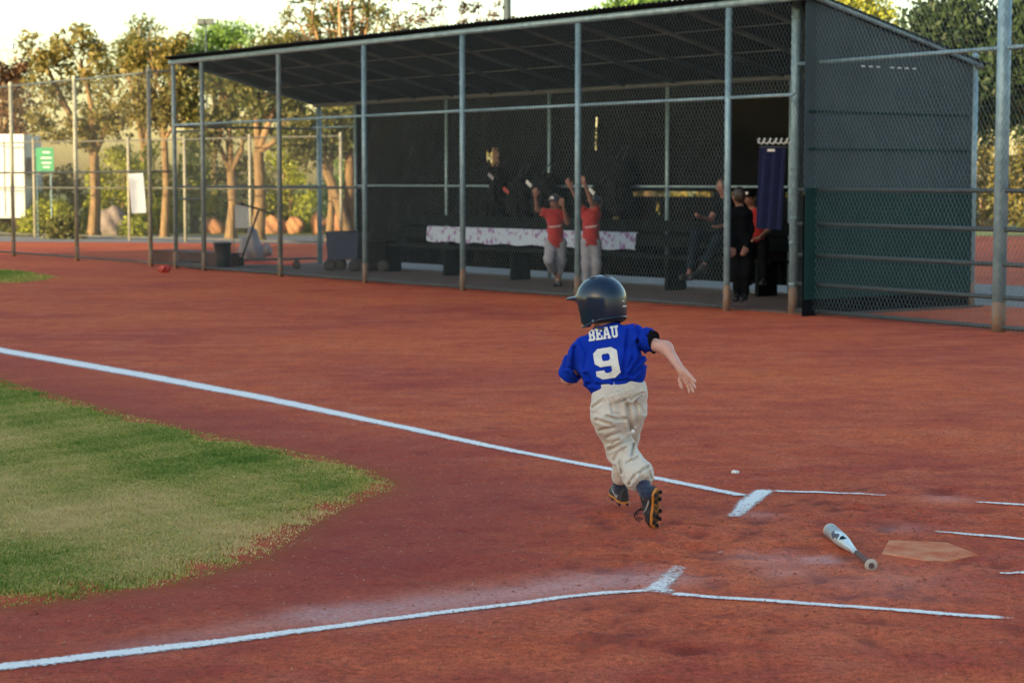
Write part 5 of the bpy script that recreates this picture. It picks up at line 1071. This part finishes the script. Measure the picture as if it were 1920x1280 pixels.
    hr = put('hair', surf(lambda p: np.maximum(ell(p, H+A[2]*.012*k-A[1]*.008*k, np.array([.086, .105, .12])*k, A), np.maximum(((p-H) @ A[1])-.055*k, -((p-H) @ A[2])-.05*k+((p-H) @ A[1])*.8)), H-.2*k, H+.2*k, .013), M[hairm], t)
    if cap:
        cp_ = put('cap', surf(lambda p: smin(np.maximum(ell(p, H+A[2]*.02*k, np.array([.093, .112, .118])*k, A), .03*k-((p-H) @ A[2])), np.maximum(ell(p, H+A[1]*.11*k+A[2]*.045*k, np.array([.08, .09, .012])*k, A), -((p-H) @ A[1])), .01), H-.26*k, H+.26*k, .012), M[cap], t)
        c_ = H+A[1]*.108*k+A[2]*.085*k; MB().box(c_, (.05*k, .012, .035*k), A).build('cap_badge', M['white_trim'], cp_)
    if mark:
        cc_ = (cm*.55+hm*.45); vv_ = CP-cc_; vv_[2] = 0; vv_ /= np.linalg.norm(vv_); rt_ = np.cross(Z_, vv_); bvh = BVHTree.FromPolygons([Vector(v.co)+Vector(ORG[t.name]) for v in sh_.data.vertices], [tuple(q.vertices) for q in sh_.data.polygons])
        def on(x, z):
            o_ = cc_+rt_*x+Z_*z+vv_*.5; hit = bvh.ray_cast(Vector(o_), Vector(-vv_))[0]; return (np.array(hit) if hit else cc_+vv_*.14)+vv_*.008
        cur = [(-.09+.018*i, .012*math.sin(i*2.2)+.0022*i) for i in range(11)]; MB().tube([on(x, z) for x, z in cur], .0075, 5).build('script_mark', M['white_trim'], sh_)
    return t
def kid(label, px0, dep, J, k, **kw):
    W = {n_: P(x, y, dep+o) for n_, (x, y, o) in J.items()}; gnd = min(W['tl'][2], W['tr'][2], W['al'][2]-.06, W['ar'][2]-.06)
    return figure(label, P(px0, 500, dep)*np.array([1, 1, 0]), W, k, **kw)
kd = G(1045, 541)[1]
kid('boy in red shirt and dark cap with raised fists, left of the dugout post', 1040, kd, dict(head=(1041, 380, 0), neck=(1043, 394, .02), sl=(1056, 402, .02), sr=(1024, 400, .02), el=(1064, 418, -.05), wl=(1056, 388, -.2), er=(1007, 393, -.02), wr=(1004, 369, -.12), hl=(1050, 456, .02), hr=(1034, 456, .02), kl=(1052, 490, .05), kr=(1029, 488, -.10), al=(1047, 530, .18), ar=(1046, 524, .22), tl=(1038, 538, .02), tr=(1050, 534, .05)), .96, top='red', legs=('greypants', .45), feet='black', headdir=(-.45, -.85, -.05), cap='navy', mark=True)
kid('boy in red shirt with both arms up, right of the dugout post', 1108, kd-.3, dict(head=(1118, 384, .05), neck=(1110, 396, .03), sl=(1120, 402, .02), sr=(1096, 402, .02), el=(1108, 376, -.08), wl=(1097, 348, -.15), er=(1084, 376, -.05), wr=(1070, 352, -.12), hl=(1115, 456, .02), hr=(1101, 456, .02), kl=(1118, 497, -.02), kr=(1100, 497, -.02), al=(1117, 540, .05), ar=(1101, 540, .05), tl=(1114, 546, -.12), tr=(1096, 546, -.12)), 1.0, top='red', legs=('greypants', .75), feet='black', headdir=(-.6, -.7, .1), cap='navy', mark=True)
ad = D(spar(1350, 1.9), 1.9, 0)[1]
kid('person in dark clothes lounging on the bench with ankles stretched out', 1350, ad, dict(head=(1356, 350, 0), neck=(1357, 368, .02), sl=(1376, 384, .02), sr=(1345, 384, 0), el=(1382, 415, -.05), wl=(1352, 424, -.2), er=(1332, 412, -.08), wr=(1315, 408, -.22), hl=(1362, 448, .08), hr=(1344, 450, .06), kl=(1345, 450, -.4), kr=(1306, 440, -.4), al=(1318, 500, -.55), ar=(1292, 515, -.2), tl=(1296, 521, -.7), tr=(1278, 520, -.25)), 1.0, top='darkcloth', legs=('denim', .75), feet='black', headdir=(-.9, -.4, -.1))
kid('person in a red shirt and pale brimmed cap sitting behind the navy towel', 1412, ad-.4, dict(head=(1406, 372, 0), neck=(1410, 390, .03), sl=(1432, 402, .02), sr=(1398, 402, 0), el=(1440, 432, -.05), wl=(1424, 445, -.25), er=(1398, 432, -.05), wr=(1404, 448, -.25), hl=(1430, 458, .05), hr=(1408, 458, .05), kl=(1430, 468, -.4), kr=(1404, 468, -.4), al=(1432, 525, -.38), ar=(1406, 525, -.38), tl=(1428, 531, -.55), tr=(1400, 531, -.55)), .9, top='red', legs=('darkcloth', .9), feet='black', headdir=(-.55, -.8, -.05), cap='darkcloth')
kid('person in black standing half hidden behind the doorway post', 1390, D(spar(1390), .7, 0)[1], dict(head=(1385, 368, .05), neck=(1387, 388, .05), sl=(1402, 400, .05), sr=(1374, 400, .0), el=(1406, 436, .05), wl=(1398, 462, -.1), er=(1372, 436, .0), wr=(1374, 462, -.1), hl=(1398, 466, .05), hr=(1380, 466, .05), kl=(1397, 512, .02), kr=(1382, 512, .02), al=(1396, 552, .05), ar=(1384, 552, .05), tl=(1390, 561, -.12), tr=(1378, 561, -.12)), .93, top='darkcloth', legs=('darkcloth', .95), feet='black', headdir=(-.4, .9, 0), long=True)
